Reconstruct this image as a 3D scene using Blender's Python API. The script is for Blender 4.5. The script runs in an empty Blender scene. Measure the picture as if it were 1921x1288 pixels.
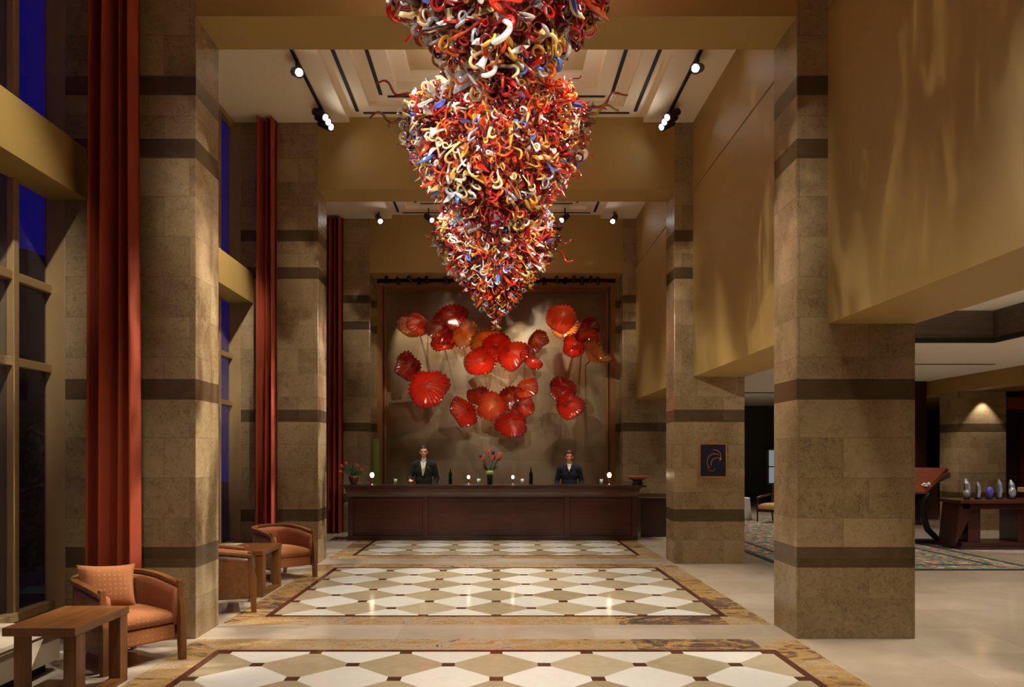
import bpy, math, random
from math import sin, cos, pi, radians as R
from mathutils import Vector, Matrix, noise
scn = bpy.context.scene
COL = scn.collection
rnd = random.Random(7)

# ------------------------------------------------------------------ helpers
class G:
    """collects faces; build() links them as one mesh object"""
    def __init__(s):
        s.v = []; s.f = []; s.m = []; s.mi = 0
    def add(s, vs, fs, mi=None):
        b = len(s.v); s.v += [tuple(p) for p in vs]
        k = s.mi if mi is None else mi
        for f in fs:
            s.f.append(tuple(i + b for i in f)); s.m.append(k)
        return s
    def box(s, x0, x1, y0, y1, z0, z1, mi=None):
        vs = [(x0,y0,z0),(x1,y0,z0),(x1,y1,z0),(x0,y1,z0),(x0,y0,z1),(x1,y0,z1),(x1,y1,z1),(x0,y1,z1)]
        return s.add(vs, [(0,3,2,1),(4,5,6,7),(0,1,5,4),(1,2,6,5),(2,3,7,6),(3,0,4,7)], mi)
    def lathe(s, prof, c=(0,0,0), n=20, sx=1, sy=1, mi=None):
        vs = []; fs = []
        for r, z in prof:
            for k in range(n):
                a = 2*pi*k/n
                vs.append((c[0]+r*cos(a)*sx, c[1]+r*sin(a)*sy, c[2]+z))
        for i in range(len(prof)-1):
            for k in range(n):
                k2 = (k+1) % n
                fs.append((i*n+k, i*n+k2, (i+1)*n+k2, (i+1)*n+k))
        fs.append(tuple(range(n-1, -1, -1))); L = (len(prof)-1)*n
        fs.append(tuple(range(L, L+n)))
        return s.add(vs, fs, mi)
    def tube(s, pts, rad, n=8, mi=None, mat=None):
        pts = [Vector(p) for p in pts]
        vs = []; fs = []; up = None
        N = len(pts)
        for i, p in enumerate(pts):
            t = (pts[min(i+1, N-1)] - pts[max(i-1, 0)])
            if t.length < 1e-9: t = Vector((0,0,1))
            t.normalize()
            if up is None:
                up = Vector((0,0,1)) if abs(t.z) < .9 else Vector((1,0,0))
            a = t.cross(up)
            if a.length < 1e-6: a = t.orthogonal()
            a.normalize(); up = a.cross(t).normalized()
            r = rad[i] if hasattr(rad, '__len__') else rad
            for k in range(n):
                q = 2*pi*k/n
                vs.append(p + a*(r*cos(q)) + up*(r*sin(q)))
        for i in range(N-1):
            for k in range(n):
                k2 = (k+1) % n
                fs.append((i*n+k, i*n+k2, (i+1)*n+k2, (i+1)*n+k))
        fs.append(tuple(range(n-1, -1, -1))); L = (N-1)*n
        fs.append(tuple(range(L, L+n)))
        if mat is not None: vs = [mat @ v for v in vs]
        return s.add(vs, fs, mi)
    def ell(s, c, r, n=14, m=10, mi=None):
        prof = [(max(1e-4, sin(pi*i/m)), -cos(pi*i/m)) for i in range(m+1)]
        b = G().lathe([(p[0], p[1]) for p in prof], n=n)
        vs = [(c[0]+v[0]*r[0], c[1]+v[1]*r[1], c[2]+v[2]*r[2]) for v in b.v]
        return s.add(vs, b.f, mi)
    def cap(s, a, b, ra, rb, n=12):
        """tapered capsule"""
        a = Vector(a); b = Vector(b); d = b-a; L = d.length; d.normalize()
        pts = []; rr = []
        for i in range(5):
            q = pi/2*(1-i/4); pts.append(a - d*(ra*sin(q))); rr.append(max(1e-3, ra*cos(q)))
        for i in range(5):
            q = pi/2*(i/4); pts.append(b + d*(rb*sin(q))); rr.append(max(1e-3, rb*cos(q)))
        return s.tube(pts, rr, n)
    def merge(s, g, M=None, mi=None):
        vs = [M @ Vector(v) for v in g.v] if M is not None else g.v
        b = len(s.v); s.v += [tuple(p) for p in vs]
        for f, k in zip(g.f, g.m):
            s.f.append(tuple(i+b for i in f)); s.m.append(k if mi is None else mi)
        return s
    def mesh(s, name, mats, smooth=False):
        me = bpy.data.meshes.new(name)
        me.from_pydata(s.v, [], s.f)
        if not isinstance(mats, (list, tuple)): mats = [mats]
        for m in mats: me.materials.append(m)
        me.polygons.foreach_set('material_index', s.m)
        if smooth: me.polygons.foreach_set('use_smooth', [True]*len(s.f))
        me.update()
        return me
    def build(s, name, mats, parent=None, smooth=False, bevel=0, org=None, auto=False):
        if org is not None:
            s.v = [(a-org[0], b-org[1], c-org[2]) for a, b, c in s.v]
        me = s.mesh(name, mats, smooth or auto)
        o = bpy.data.objects.new(name, me); COL.objects.link(o)
        if org is not None: o.location = org
        if parent: o.parent = parent
        if bevel:
            b = o.modifiers.new('b', 'BEVEL'); b.width = bevel; b.segments = 2; b.limit_method = 'ANGLE'
        return o

def box(*a): return G().box(*a)
def tag(o, label=None, cat=None, group=None, kind=None):
    if label: o['label'] = label
    if cat: o['category'] = cat
    if group: o['group'] = group
    if kind: o['kind'] = kind
    return o
def struct(o): o['kind'] = 'structure'; return o
def thing(name, label, cat, loc=(0,0,0), rz=0, group=None):
    o = bpy.data.objects.new(name, None); COL.objects.link(o)
    o.location = loc; o.rotation_euler = (0,0,rz); o.empty_display_size = .1
    return tag(o, label, cat, group)
def copy_tree(o, parent=None):
    c = o.copy(); COL.objects.link(c)
    if parent: c.parent = parent
    for ch in list(o.children): copy_tree(ch, c)
    return c

# ------------------------------------------------------------------ materials
class NT:
    def __init__(s, name):
        s.m = bpy.data.materials.new(name); s.m.use_nodes = True
        s.t = s.m.node_tree; s.t.nodes.clear()
        s.out = s.t.nodes.new('ShaderNodeOutputMaterial')
    def n(s, ty, **kw):
        nd = s.t.nodes.new(ty)
        for k, v in kw.items(): setattr(nd, k, v)
        return nd
    def put(s, sock, v):
        if hasattr(v, 'is_output') or isinstance(v, bpy.types.NodeSocket): s.t.links.new(v, sock)
        elif isinstance(v, (tuple, list)):
            sock.default_value = tuple(v)+((1,) if len(v) == 3 and len(sock.default_value) == 4 else ())
        else: sock.default_value = v
    def ma(s, op, a, b=None, c=None, clamp=False):
        nd = s.n('ShaderNodeMath', operation=op, use_clamp=clamp)
        s.put(nd.inputs[0], a)
        if b is not None: s.put(nd.inputs[1], b)
        if c is not None: s.put(nd.inputs[2], c)
        return nd.outputs[0]
    def mix(s, f, a, b, mode='MIX'):
        nd = s.n('ShaderNodeMix', data_type='RGBA', blend_type=mode)
        s.put(nd.inputs[0], f); s.put(nd.inputs[6], a); s.put(nd.inputs[7], b)
        return nd.outputs[2]
    def ramp(s, f, stops, interp='LINEAR'):
        nd = s.n('ShaderNodeValToRGB'); cr = nd.color_ramp; cr.interpolation = interp
        while len(cr.elements) < len(stops): cr.elements.new(.5)
        for e, (p, c) in zip(cr.elements, stops):
            e.position = p; e.color = tuple(c)+(1,)
        s.put(nd.inputs[0], f); return nd.outputs[0]
    def noise(s, vec, scale, detail=4, rough=.6, dist=0):
        nd = s.n('ShaderNodeTexNoise')
        s.put(nd.inputs['Vector'], vec); nd.inputs['Scale'].default_value = scale
        nd.inputs['Detail'].default_value = detail; nd.inputs['Roughness'].default_value = rough
        nd.inputs['Distortion'].default_value = dist
        return nd.outputs['Fac']
    def obj(s): return s.n('ShaderNodeTexCoord').outputs['Object']
    def pos(s): return s.n('ShaderNodeNewGeometry').outputs['Position']
    def sep(s, v):
        nd = s.n('ShaderNodeSeparateXYZ'); s.put(nd.inputs[0], v); return nd.outputs
    def comb(s, x, y, z):
        nd = s.n('ShaderNodeCombineXYZ')
        for i, q in enumerate((x, y, z)): s.put(nd.inputs[i], q)
        return nd.outputs[0]
    def bump(s, h, st=.2, d=.01):
        nd = s.n('ShaderNodeBump'); nd.inputs['Strength'].default_value = st; nd.inputs['Distance'].default_value = d
        s.put(nd.inputs['Height'], h); return nd.outputs[0]
    def pbr(s, col, rough=.5, metal=0, normal=None, coat=0, spec=.5, sheen=0, trans=0, ior=1.5):
        nd = s.n('ShaderNodeBsdfPrincipled')
        s.put(nd.inputs['Base Color'], col); s.put(nd.inputs['Roughness'], rough); s.put(nd.inputs['Metallic'], metal)
        nd.inputs['Coat Weight'].default_value = coat; nd.inputs['Specular IOR Level'].default_value = spec
        nd.inputs['Sheen Weight'].default_value = sheen; nd.inputs['Transmission Weight'].default_value = trans
        nd.inputs['IOR'].default_value = ior; nd.inputs['Coat Roughness'].default_value = .08
        if normal is not None: s.put(nd.inputs['Normal'], normal)
        s.t.links.new(nd.outputs[0], s.out.inputs[0]); return nd

def lin(r, g, b):
    f = lambda c: (c/255/12.92) if c/255 <= .04045 else ((c/255+.055)/1.055)**2.4
    return (f(r), f(g), f(b))

def m_plain(name, col, rough=.6, metal=0, coat=0, var=.12, scale=6, spec=.5):
    n = NT(name); o = n.obj()
    f = n.noise(o, scale, 5, .6)
    a = tuple(c*(1-var) for c in col); b = tuple(min(1, c*(1+var)) for c in col)
    c = n.mix(f, a, b)
    n.pbr(c, rough, metal, coat=coat, spec=spec); return n.m

def m_stone(name, c1, c2, cdark, bands=True, rough=.16, rowh=.36, bw=.62):
    n = NT(name); o = n.obj(); x, y, z = n.sep(o)
    rv = n.n('ShaderNodeObjectInfo').outputs['Random']
    off = n.ma('MULTIPLY', rv, 17.3)
    u = n.ma('ADD', n.ma('ADD', x, n.ma('MULTIPLY', y, .93)), off)
    bt = n.n('ShaderNodeTexBrick'); n.put(bt.inputs['Vector'], n.comb(u, n.ma('ADD', z, .0), 0))
    bt.inputs['Color1'].default_value = (0,0,0,1); bt.inputs['Color2'].default_value = (1,1,1,1)
    bt.inputs['Mortar'].default_value = (.5,.5,.5,1)
    bt.inputs['Scale'].default_value = 1; bt.inputs['Mortar Size'].default_value = .0025
    bt.inputs['Brick Width'].default_value = bw; bt.inputs['Row Height'].default_value = rowh
    bt.offset = .37
    v = n.n('ShaderNodeVectorMath', operation='ADD'); n.put(v.inputs[0], o); n.put(v.inputs[1], n.comb(off, n.ma('MULTIPLY', bt.outputs['Color'], 3.1), off))
    n1 = n.noise(v.outputs[0], 2.6, 7, .62, .8)
    n2 = n.noise(v.outputs[0], 13, 6, .7, 1.6)
    vein = n.ma('SUBTRACT', 1, n.ma('MULTIPLY', n.ma('ABSOLUTE', n.ma('SUBTRACT', n2, .5)), 16), clamp=True)
    f = n.ma('ADD', n.ma('MULTIPLY', bt.outputs['Color'], .38), n.ma('ADD', n.ma('MULTIPLY', n.ma('SUBTRACT', n1, .5), 1.1), n.ma('ADD', .28, n.ma('MULTIPLY', n.ma('SUBTRACT', n2, .5), .7))), clamp=True)
    c = n.mix(f, c1, c2)
    c = n.mix(n.ma('MULTIPLY', vein, .16), c, tuple(min(1, q*1.8) for q in c2))
    if bands:
        msk = None
        for a, b in ((.637,.822),(2.14,2.325),(4.30,4.475),(4.865,5.035)):
            g = n.ma('MULTIPLY', n.ma('GREATER_THAN', z, a), n.ma('LESS_THAN', z, b))
            msk = g if msk is None else n.ma('ADD', msk, g)
        dk = n.mix(f, tuple(q*.6 for q in cdark), tuple(q*1.3 for q in cdark))
        c = n.mix(msk, c, dk)
    c = n.mix(n.ma('MULTIPLY', bt.outputs['Fac'], .45), c, tuple(q*.45 for q in c1))
    n.pbr(c, n.ma('ADD', rough, n.ma('MULTIPLY', n2, .06)), spec=.5, normal=n.bump(bt.outputs['Fac'], .15, -.002))
    return n.m

def m_wood(name, c1, c2, rough=.35, coat=.2, axis=0, scale=1.0):
    n = NT(name); o = n.obj(); x, y, z = n.sep(o)
    s = [14*scale]*3; s[axis] = 1.1*scale
    v = n.comb(n.ma('MULTIPLY', x, s[0]), n.ma('MULTIPLY', y, s[1]), n.ma('MULTIPLY', z, s[2]))
    f = n.noise(v, 1.6, 6, .65, .7)
    f2 = n.noise(v, 6, 3, .6)
    f = n.ma('ADD', n.ma('MULTIPLY', n.ma('SUBTRACT', f, .5), 1.8), n.ma('ADD', .3, n.ma('MULTIPLY', f2, .4)), clamp=True)
    n.pbr(n.mix(f, c1, c2), rough, coat=coat, normal=n.bump(f2, .06, .002)); return n.m

def m_fabric(name, col, dots=None, rough=.9):
    n = NT(name); o = n.obj()
    f = n.noise(o, 160, 3, .7); f1 = n.noise(o, 6, 3, .6)
    c = n.mix(n.ma('MULTIPLY', f, .8), tuple(q*.65 for q in col), tuple(min(1, q*1.25) for q in col))
    c = n.mix(n.ma('MULTIPLY', f1, .35), c, tuple(q*.7 for q in col))
    if dots:
        vo = n.n('ShaderNodeTexVoronoi'); n.put(vo.inputs['Vector'], o); vo.inputs['Scale'].default_value = 26
        vo.inputs['Randomness'].default_value = .15
        c = n.mix(n.ma('MULTIPLY', n.ma('LESS_THAN', vo.outputs['Distance'], .20), .45), c, dots)
    n.pbr(c, rough, normal=n.bump(f, .3, .002)); return n.m

def m_glow(name, col, st):
    n = NT(name); e = n.n('ShaderNodeEmission'); e.inputs[0].default_value = tuple(col)+(1,); e.inputs[1].default_value = st
    n.t.links.new(e.outputs[0], n.out.inputs[0]); return n.m

def schlick(n, f0):
    lw = n.n('ShaderNodeLayerWeight'); lw.inputs[0].default_value = .5
    return n.ma('ADD', f0, n.ma('MULTIPLY', 1-f0, n.ma('POWER', lw.outputs['Facing'], 5)), clamp=True)
def m_artglass(name, col, dark=None, tr=.3, radial=False, edge=None, rough=.06, diff=.45, f0=.05):
    """hand blown coloured glass: body colour, see-through share, glossy skin"""
    n = NT(name)
    if radial:
        uv = n.sep(n.n('ShaderNodeTexCoord').outputs['UV'])
        rr, aa = uv[0], uv[1]
        st = n.noise(n.comb(n.ma('MULTIPLY', rr, 3.0), n.ma('MULTIPLY', aa, 46), 0), 1.0, 3, .6)
        c = n.ramp(n.ma('ADD', rr, n.ma('MULTIPLY', n.ma('SUBTRACT', st, .5), .22)), radial)
    else:
        o = n.obj(); f = n.noise(o, 9, 3, .5)
        c = n.mix(f, col, dark or tuple(q*.55 for q in col))
    d = n.n('ShaderNodeBsdfDiffuse'); n.put(d.inputs[0], c)
    t = n.n('ShaderNodeBsdfTranslucent'); n.put(t.inputs[0], c)
    tp = n.n('ShaderNodeBsdfTransparent'); n.put(tp.inputs[0], n.mix(.75, c, (1,.52,.14)) if radial else c)
    g = n.n('ShaderNodeBsdfGlossy'); g.inputs[0].default_value = (1,1,1,1); g.inputs[1].default_value = rough
    m1 = n.n('ShaderNodeMixShader'); m1.inputs[0].default_value = 1-diff
    n.t.links.new(d.outputs[0], m1.inputs[1]); n.t.links.new(t.outputs[0], m1.inputs[2])
    m2 = n.n('ShaderNodeMixShader'); m2.inputs[0].default_value = tr
    n.t.links.new(m1.outputs[0], m2.inputs[1]); n.t.links.new(tp.outputs[0], m2.inputs[2])
    m3 = n.n('ShaderNodeMixShader'); n.put(m3.inputs[0], schlick(n, f0))
    n.t.links.new(m2.outputs[0], m3.inputs[1]); n.t.links.new(g.outputs[0], m3.inputs[2])
    n.t.links.new(m3.outputs[0], n.out.inputs[0]); return n.m

def m_glass(name, tint=(1,1,1), ior=1.45):
    n = NT(name)
    tp = n.n('ShaderNodeBsdfTransparent'); n.put(tp.inputs[0], tint)
    g = n.n('ShaderNodeBsdfGlossy'); g.inputs[1].default_value = .02
    m = n.n('ShaderNodeMixShader'); n.put(m.inputs[0], schlick(n, .035))
    n.t.links.new(tp.outputs[0], m.inputs[1]); n.t.links.new(g.outputs[0], m.inputs[2])
    n.t.links.new(m.outputs[0], n.out.inputs[0]); return n.m

M = {}
M['stone'] = m_stone('brown_marble', lin(104,82,53), lin(162,138,102), lin(86,68,46))
M['wall_stone'] = m_stone('wall_marble', lin(102,78,48), lin(152,126,88), lin(86,66,42))
M['plaster'] = m_plain('ochre_plaster', lin(158,128,68), .55, var=.05, scale=1.2)
M['ceiling'] = m_plain('ceiling_paint', lin(222,206,180), .7, var=.03, scale=1)
M['ceiling_panel'] = m_plain('coffer_panel_paint', lin(176,150,112), .7, var=.03, scale=1)
M['black'] = m_plain('black_metal', (.012,.011,.010), .4, .3)
M['slot'] = m_plain('slot_black', (.006,.006,.006), .8)
M['mahogany'] = m_wood('mahogany', lin(48,19,11), lin(86,38,22), .28, .3, 0)
M['mahogany_dark'] = m_wood('dark_mahogany', lin(36,15,10), lin(62,27,17), .3, .3, 0)
M['walnut'] = m_wood('walnut', lin(84,46,18), lin(138,86,36), .38, .15, 0)
M['walnut_y'] = m_wood('walnut_long', lin(84,46,18), lin(138,86,36), .36, .2, 1)
M['walnut_z'] = m_wood('walnut_upright', lin(84,46,18), lin(138,86,36), .38, .15, 2)
M['copper_wood'] = m_wood('lectern_wood', lin(120,52,24), lin(168,82,42), .3, .3, 0)
M['curtain'] = m_fabric('rust_velvet', lin(158,58,20))
M['upholstery'] = m_fabric('rust_upholstery', lin(164,98,50), lin(186,142,88))
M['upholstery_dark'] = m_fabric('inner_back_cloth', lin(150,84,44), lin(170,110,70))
M['frame'] = m_plain('window_frame_bronze', lin(158,128,84), .4, .2)
M['glass'] = m_glass('window_glass', (.9,.95,1))
M['case_glass'] = m_glass('display_glass', (.97,.98,.97))
M['gold'] = m_plain('gilt_wood', lin(176,122,58), .35, .5)
M['niche'] = m_wood('niche_trim_wood', lin(120,78,40), lin(150,104,58), .4, .1, 2)
M['bench_stone'] = m_plain('bench_stone', lin(196,176,146), .35, var=.12, scale=3)
M['night'] = m_plain('night_ground', (.004,.006,.004), .9)
M['leaf'] = m_plain('tree_leaf', (.010,.020,.008), .8)
M['bark'] = m_plain('tree_bark', (.01,.008,.006), .9)
M['tower'] = m_plain('tower_concrete', (.02,.018,.02), .9)
M['silver'] = m_plain('silver_metal', (.8,.8,.82), .15, 1)
M['lamp_glass'] = m_glow('lamp_glow', (1,.78,.48), 9)
M['lens'] = m_glow('spot_lens', (1,.96,.9), 60)
M['porcelain'] = m_plain('porcelain', (.7,.7,.68), .3)
M['skin'] = m_plain('skin', lin(222,160,128), .5, var=.05)
M['skin2'] = m_plain('skin_rosy', lin(216,146,118), .5, var=.05)
M['suit_green'] = m_fabric('olive_black_suit', lin(30,28,17))
M['suit_navy'] = m_fabric('navy_suit', lin(20,20,36))
M['shirt'] = m_plain('white_shirt', (.72,.72,.70), .8)
M['tie'] = m_fabric('cream_tie', lin(206,204,150))
M['scarf'] = m_plain('cream_scarf', lin(226,226,206), .8)
M['hair_dark'] = m_plain('dark_hair', lin(44,30,20), .6)
M['hair_red'] = m_plain('auburn_hair', lin(90,40,22), .6)
M['eye'] = m_plain('eye', (.02,.015,.01), .2)
M['shoe'] = m_plain('shoe_leather', (.01,.01,.01), .3)
M['stem'] = m_plain('green_stem', lin(48,76,30), .6)
M['petal_o'] = m_plain('coral_petal', lin(236,120,84), .5)
M['petal_p'] = m_plain('purple_petal', lin(104,44,120), .5)
M['petal_r'] = m_plain('red_petal', lin(206,58,30), .5)
M['petal_w'] = m_plain('lime_band', lin(206,220,130), .5)
M['vase_green'] = m_artglass('vase_green_glass', lin(90,120,50), tr=.35)
M['bottle_green'] = m_artglass('bottle_green_glass', lin(18,44,26), tr=.2)
M['green_panel'] = m_artglass('green_panel_glass', lin(170,196,90), tr=.05)
M['tan_cloth'] = m_fabric('tan_cloth', lin(206,160,112))
M['leather'] = m_plain('brown_leather', lin(96,52,32), .4)
M['grey_green'] = m_plain('grey_green_wall', lin(66,72,62), .6)
M['navy_sign'] = m_plain('navy_plaque', lin(24,24,42), .3)
M['white_cloth'] = m_plain('white_cloth', lin(210,206,196), .8)

def floor_material():
    n = NT('marble_floor'); p = n.pos(); X, Y, Z = n.sep(p)
    ex = n.ma('SUBTRACT', 2.67, n.ma('ABSOLUTE', X))
    t = n.ma('MODULO', n.ma('ADD', Y, -7.36+4.68*4), 4.68)
    e = n.ma('MINIMUM', t, n.ma('SUBTRACT', 4.11, t))
    inbay = n.ma('MULTIPLY', n.ma('GREATER_THAN', ex, 0), n.ma('GREATER_THAN', e, 0))
    w = n.ma('MINIMUM', n.ma('SUBTRACT', e, .37), n.ma('SUBTRACT', ex, .31))
    field = n.ma('MULTIPLY', inbay, n.ma('GREATER_THAN', w, .065))
    dark = n.ma('MULTIPLY', inbay, n.ma('MULTIPLY', n.ma('GREATER_THAN', w, 0), n.ma('LESS_THAN', w, .065)))
    # plain beige slabs
    bt = n.n('ShaderNodeTexBrick'); n.put(bt.inputs['Vector'], n.comb(X, Y, 0)); bt.offset = 0
    bt.inputs['Color1'].default_value = (0,0,0,1); bt.inputs['Color2'].default_value = (1,1,1,1); bt.inputs['Mortar'].default_value = (.3,.3,.3,1)
    bt.inputs['Scale'].default_value = 1; bt.inputs['Mortar Size'].default_value = .002
    bt.inputs['Brick Width'].default_value = .9; bt.inputs['Row Height'].default_value = .9
    n1 = n.noise(p, 1.7, 6, .6, .8); n2 = n.noise(p, 8, 6, .65, 1.2)
    fp = n.ma('ADD', n.ma('MULTIPLY', bt.outputs['Color'], .3), n.ma('ADD', n.ma('MULTIPLY', n1, .7), n.ma('MULTIPLY', n2, .2)), clamp=True)
    plain = n.mix(fp, lin(150,128,104), lin(200,182,160))
    # lattice
    y0 = n.ma('ADD', 5.59, n.ma('ADD', n.ma('MULTIPLY', n.ma('GREATER_THAN', Y, 7), 3.70), n.ma('MULTIPLY', n.ma('GREATER_THAN', Y, 11.8), 3.82)))
    pp = n.ma('DIVIDE', X, .752); q = n.ma('DIVIDE', n.ma('SUBTRACT', Y, y0), .752)
    a = n.ma('FLOOR', n.ma('ADD', pp, q)); b = n.ma('FLOOR', n.ma('SUBTRACT', pp, q))
    par = n.ma('ABSOLUTE', n.ma('MODULO', n.ma('ADD', a, b), 2))
    wn = n.n('ShaderNodeTexWhiteNoise', noise_dimensions='2D'); n.put(wn.inputs['Vector'], n.comb(a, b, 0))
    wv = wn.outputs['Value']
    tv = n.ma('ADD', n.ma('MULTIPLY', wv, .6), n.ma('MULTIPLY', n.ma('SUBTRACT', n2, .2), .7), clamp=True)
    tan = n.mix(tv, lin(144,124,90), lin(196,178,144))
    wht = n.mix(tv, lin(212,202,184), lin(236,230,218))
    fld = n.mix(par, wht, tan)
    def sq(sh):
        u = n.ma('ADD', pp, sh); v = n.ma('ADD', q, sh)
        du = n.ma('ABSOLUTE', n.ma('SUBTRACT', u, n.ma('ROUND', u))); dv = n.ma('ABSOLUTE', n.ma('SUBTRACT', v, n.ma('ROUND', v)))
        return n.ma('LESS_THAN', n.ma('MAXIMUM', du, dv), .068)
    insets = n.ma('MAXIMUM', sq(0), sq(.5))
    maroon = n.mix(n2, lin(66,34,26), lin(98,56,44))
    fld = n.mix(insets, fld, maroon)
    # golden veined border in blocks
    bx = n.ma('FLOOR', n.ma('DIVIDE', n.ma('ADD', X, 20.2), 1.07)); by = n.ma('FLOOR', n.ma('DIVIDE', n.ma('ADD', Y, .6), .78))
    side = n.ma('LESS_THAN', n.ma('SUBTRACT', ex, .31), n.ma('SUBTRACT', e, .37))
    wb = n.n('ShaderNodeTexWhiteNoise', noise_dimensions='3D')
    n.put(wb.inputs['Vector'], n.comb(n.ma('MULTIPLY', bx, n.ma('SUBTRACT', 1, side)), n.ma('MULTIPLY', by, side), n.ma('ADD', side, n.ma('FLOOR', n.ma('DIVIDE', n.ma('SUBTRACT', Y, .1), 2.0)))))
    gn = n.noise(n.comb(n.ma('ADD', X, n.ma('MULTIPLY', wb.outputs['Value'], 9)), n.ma('MULTIPLY', Y, 1.6), 0), 2.1, 8, .78, 2.4)
    gf = n.ma('ADD', n.ma('MULTIPLY', n.ma('SUBTRACT', gn, .5), 2.7), n.ma('ADD', .16, n.ma('MULTIPLY', wb.outputs['Value'], .72)), clamp=True)
    gold = n.ramp(gf, [(0, lin(70,62,64)), (.15, lin(120,92,70)), (.30, lin(160,122,72)), (.45, lin(182,148,92)), (.58, lin(150,112,74)), (.70, lin(196,172,132)), (.82, lin(138,112,92)), (.92, lin(202,184,154)), (1, lin(96,70,62))])
    c = n.mix(inbay, plain, gold)
    c = n.mix(dark, c, maroon)
    c = n.mix(field, c, fld)
    n.pbr(c, n.ma('ADD', .06, n.ma('MULTIPLY', n1, .08)), spec=.5)
    return n.m
M['floor'] = floor_material()

def rug_material():
    n = NT('floral_rug'); o = n.obj(); X, Y, Z = n.sep(o)   # object origin at the rug's middle
    vo = n.n('ShaderNodeTexVoronoi'); n.put(vo.inputs['Vector'], o); vo.inputs['Scale'].default_value = 7.5
    hue = n.ramp(n.sep(vo.outputs['Color'])[0], [(0, lin(176,168,140)), (.25, lin(158,66,58)), (.5, lin(84,100,76)), (.65, lin(190,120,104)), (.85, lin(50,66,52))], 'CONSTANT')
    fd = n.ma('LESS_THAN', vo.outputs['Distance'], .42)
    nz = n.noise(o, 14, 4, .7, 1)
    base = n.mix(n.ma('GREATER_THAN', nz, .52), lin(138,130,106), lin(62,74,56))
    c = n.mix(fd, base, hue)
    ed = n.ma('MINIMUM', n.ma('SUBTRACT', 1.8, n.ma('ABSOLUTE', X)), n.ma('SUBTRACT', 4.35, n.ma('ABSOLUTE', Y)))
    b1 = n.ma('LESS_THAN', ed, .10); b2 = n.ma('MULTIPLY', n.ma('GREATER_THAN', ed, .42), n.ma('LESS_THAN', ed, .52))
    c = n.mix(n.ma('MAXIMUM', b1, b2), c, lin(34,46,38))
    n.pbr(c, .95); return n.m
M['rug'] = rug_material()

def artwall_material():
    n = NT('bronze_leaf_wall'); p = n.pos(); X, Y, Z = n.sep(p)
    bt = n.n('ShaderNodeTexBrick'); n.put(bt.inputs['Vector'], n.comb(X, Z, 0)); bt.offset = .5
    bt.inputs['Color1'].default_value = (0,0,0,1); bt.inputs['Color2'].default_value = (1,1,1,1); bt.inputs['Mortar'].default_value = (.4,.4,.4,1)
    bt.inputs['Scale'].default_value = 1; bt.inputs['Mortar Size'].default_value = .003
    bt.inputs['Brick Width'].default_value = .9; bt.inputs['Row Height'].default_value = .5
    n1 = n.noise(p, 2.2, 5, .6, .6)
    f = n.ma('ADD', n.ma('MULTIPLY', bt.outputs['Color'], .3), n.ma('MULTIPLY', n1, .7))
    n.pbr(n.mix(f, lin(96,76,50), lin(144,122,92)), .42, .35); return n.m
M['artwall'] = artwall_material()

# ------------------------------------------------------------------ camera
CAMZ = 1.65; F = 1425.0; VX, VY = 931.0, 852.0
cd = bpy.data.cameras.new('camera'); cam = bpy.data.objects.new('camera', cd); COL.objects.link(cam)
cam.location = (0,0,CAMZ); cam.rotation_euler = (R(90),0,0)
cd.sensor_width = 36; cd.sensor_fit = 'HORIZONTAL'; cd.lens = 36*F/1921
cd.shift_x = (960.5-VX)/1921; cd.shift_y = (VY-644)/1921
cd.clip_end = 300
scn.camera = cam
def at(px, py, d):
    return Vector(((px-VX)*d/F, d, CAMZ-(py-VY)*d/F))

# ------------------------------------------------------------------ the hall
P1, P2, P3 = 6.80, 11.47, 16.15       # fronts of the pillar rows
TH = .56
struct(box(-4.2,18,-3.2,27,-.12,0).build('floor', M['floor']))
# pillars
plab = {(-1,1):'banded brown marble pillar nearest on the left, rust curtain against it',
        (-1,2):'second banded marble pillar on the left, behind the armchair pair',
        (-1,3):'farthest left marble pillar, dim, beside the reception desk end',
        (1,1):'widest banded marble pillar, nearest on the right, with bare front',
        (1,2):'second marble pillar on the right, carrying the dark framed plaque',
        (1,3):'farthest right marble pillar, greenish, just behind the desk end'}
ztop = {1:5.56, 2:5.64, 3:5.52}
for sgn in (-1, 1):
    for k, py in ((1,P1),(2,P2),(3,P3)):
        w = 1.17 if sgn < 0 else 1.06
        x0, x1 = (2.69, 2.69+w) if sgn > 0 else (-2.69-w, -2.69)
        o = G().box(x0,x1,py,py+TH,0,6.66).build('stone_pillar', M['stone'], org=((x0+x1)/2, py+TH/2, 0), bevel=.004)
        tag(o, plab[(sgn,k)], 'pillar', 'banded marble pillars of the hall')
# cross beams between the pillars
for i, (py, zb, dp) in enumerate(((P1,5.57,TH),(P2,5.65,TH),(P3,5.51,TH),(2.12,5.6,TH))):
    x1 = 2.69 if py != 2.12 else 2.97
    x0 = -2.69 if py != 2.12 else -4.0
    struct(box(x0,x1,py,py+dp,zb,6.95).build('trim_%d' % (i+1), M['plaster']))
# right bulkheads
for i, (a, b) in enumerate(((-3,P1),(P1+TH,P2),(P2+TH,P3))):
    g = box(2.97,3.75,a,b,2.82,5.62); g.box(2.985,3.75,a,b,5.62,5.645); g.box(2.97,3.75,a,b,5.645,6.95)
    struct(g.build('wall_right_bulkhead_%d' % (i+1), M['plaster']))
# left horizontal beams across the windows
for i, (a, b) in enumerate(((-3,P1),(P1+TH,P2),(P2+TH,P3))):
    struct(box(-4.02,-3.67,a,b,3.93,4.385).build('trim_%d' % (i+10), M['plaster']))
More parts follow.
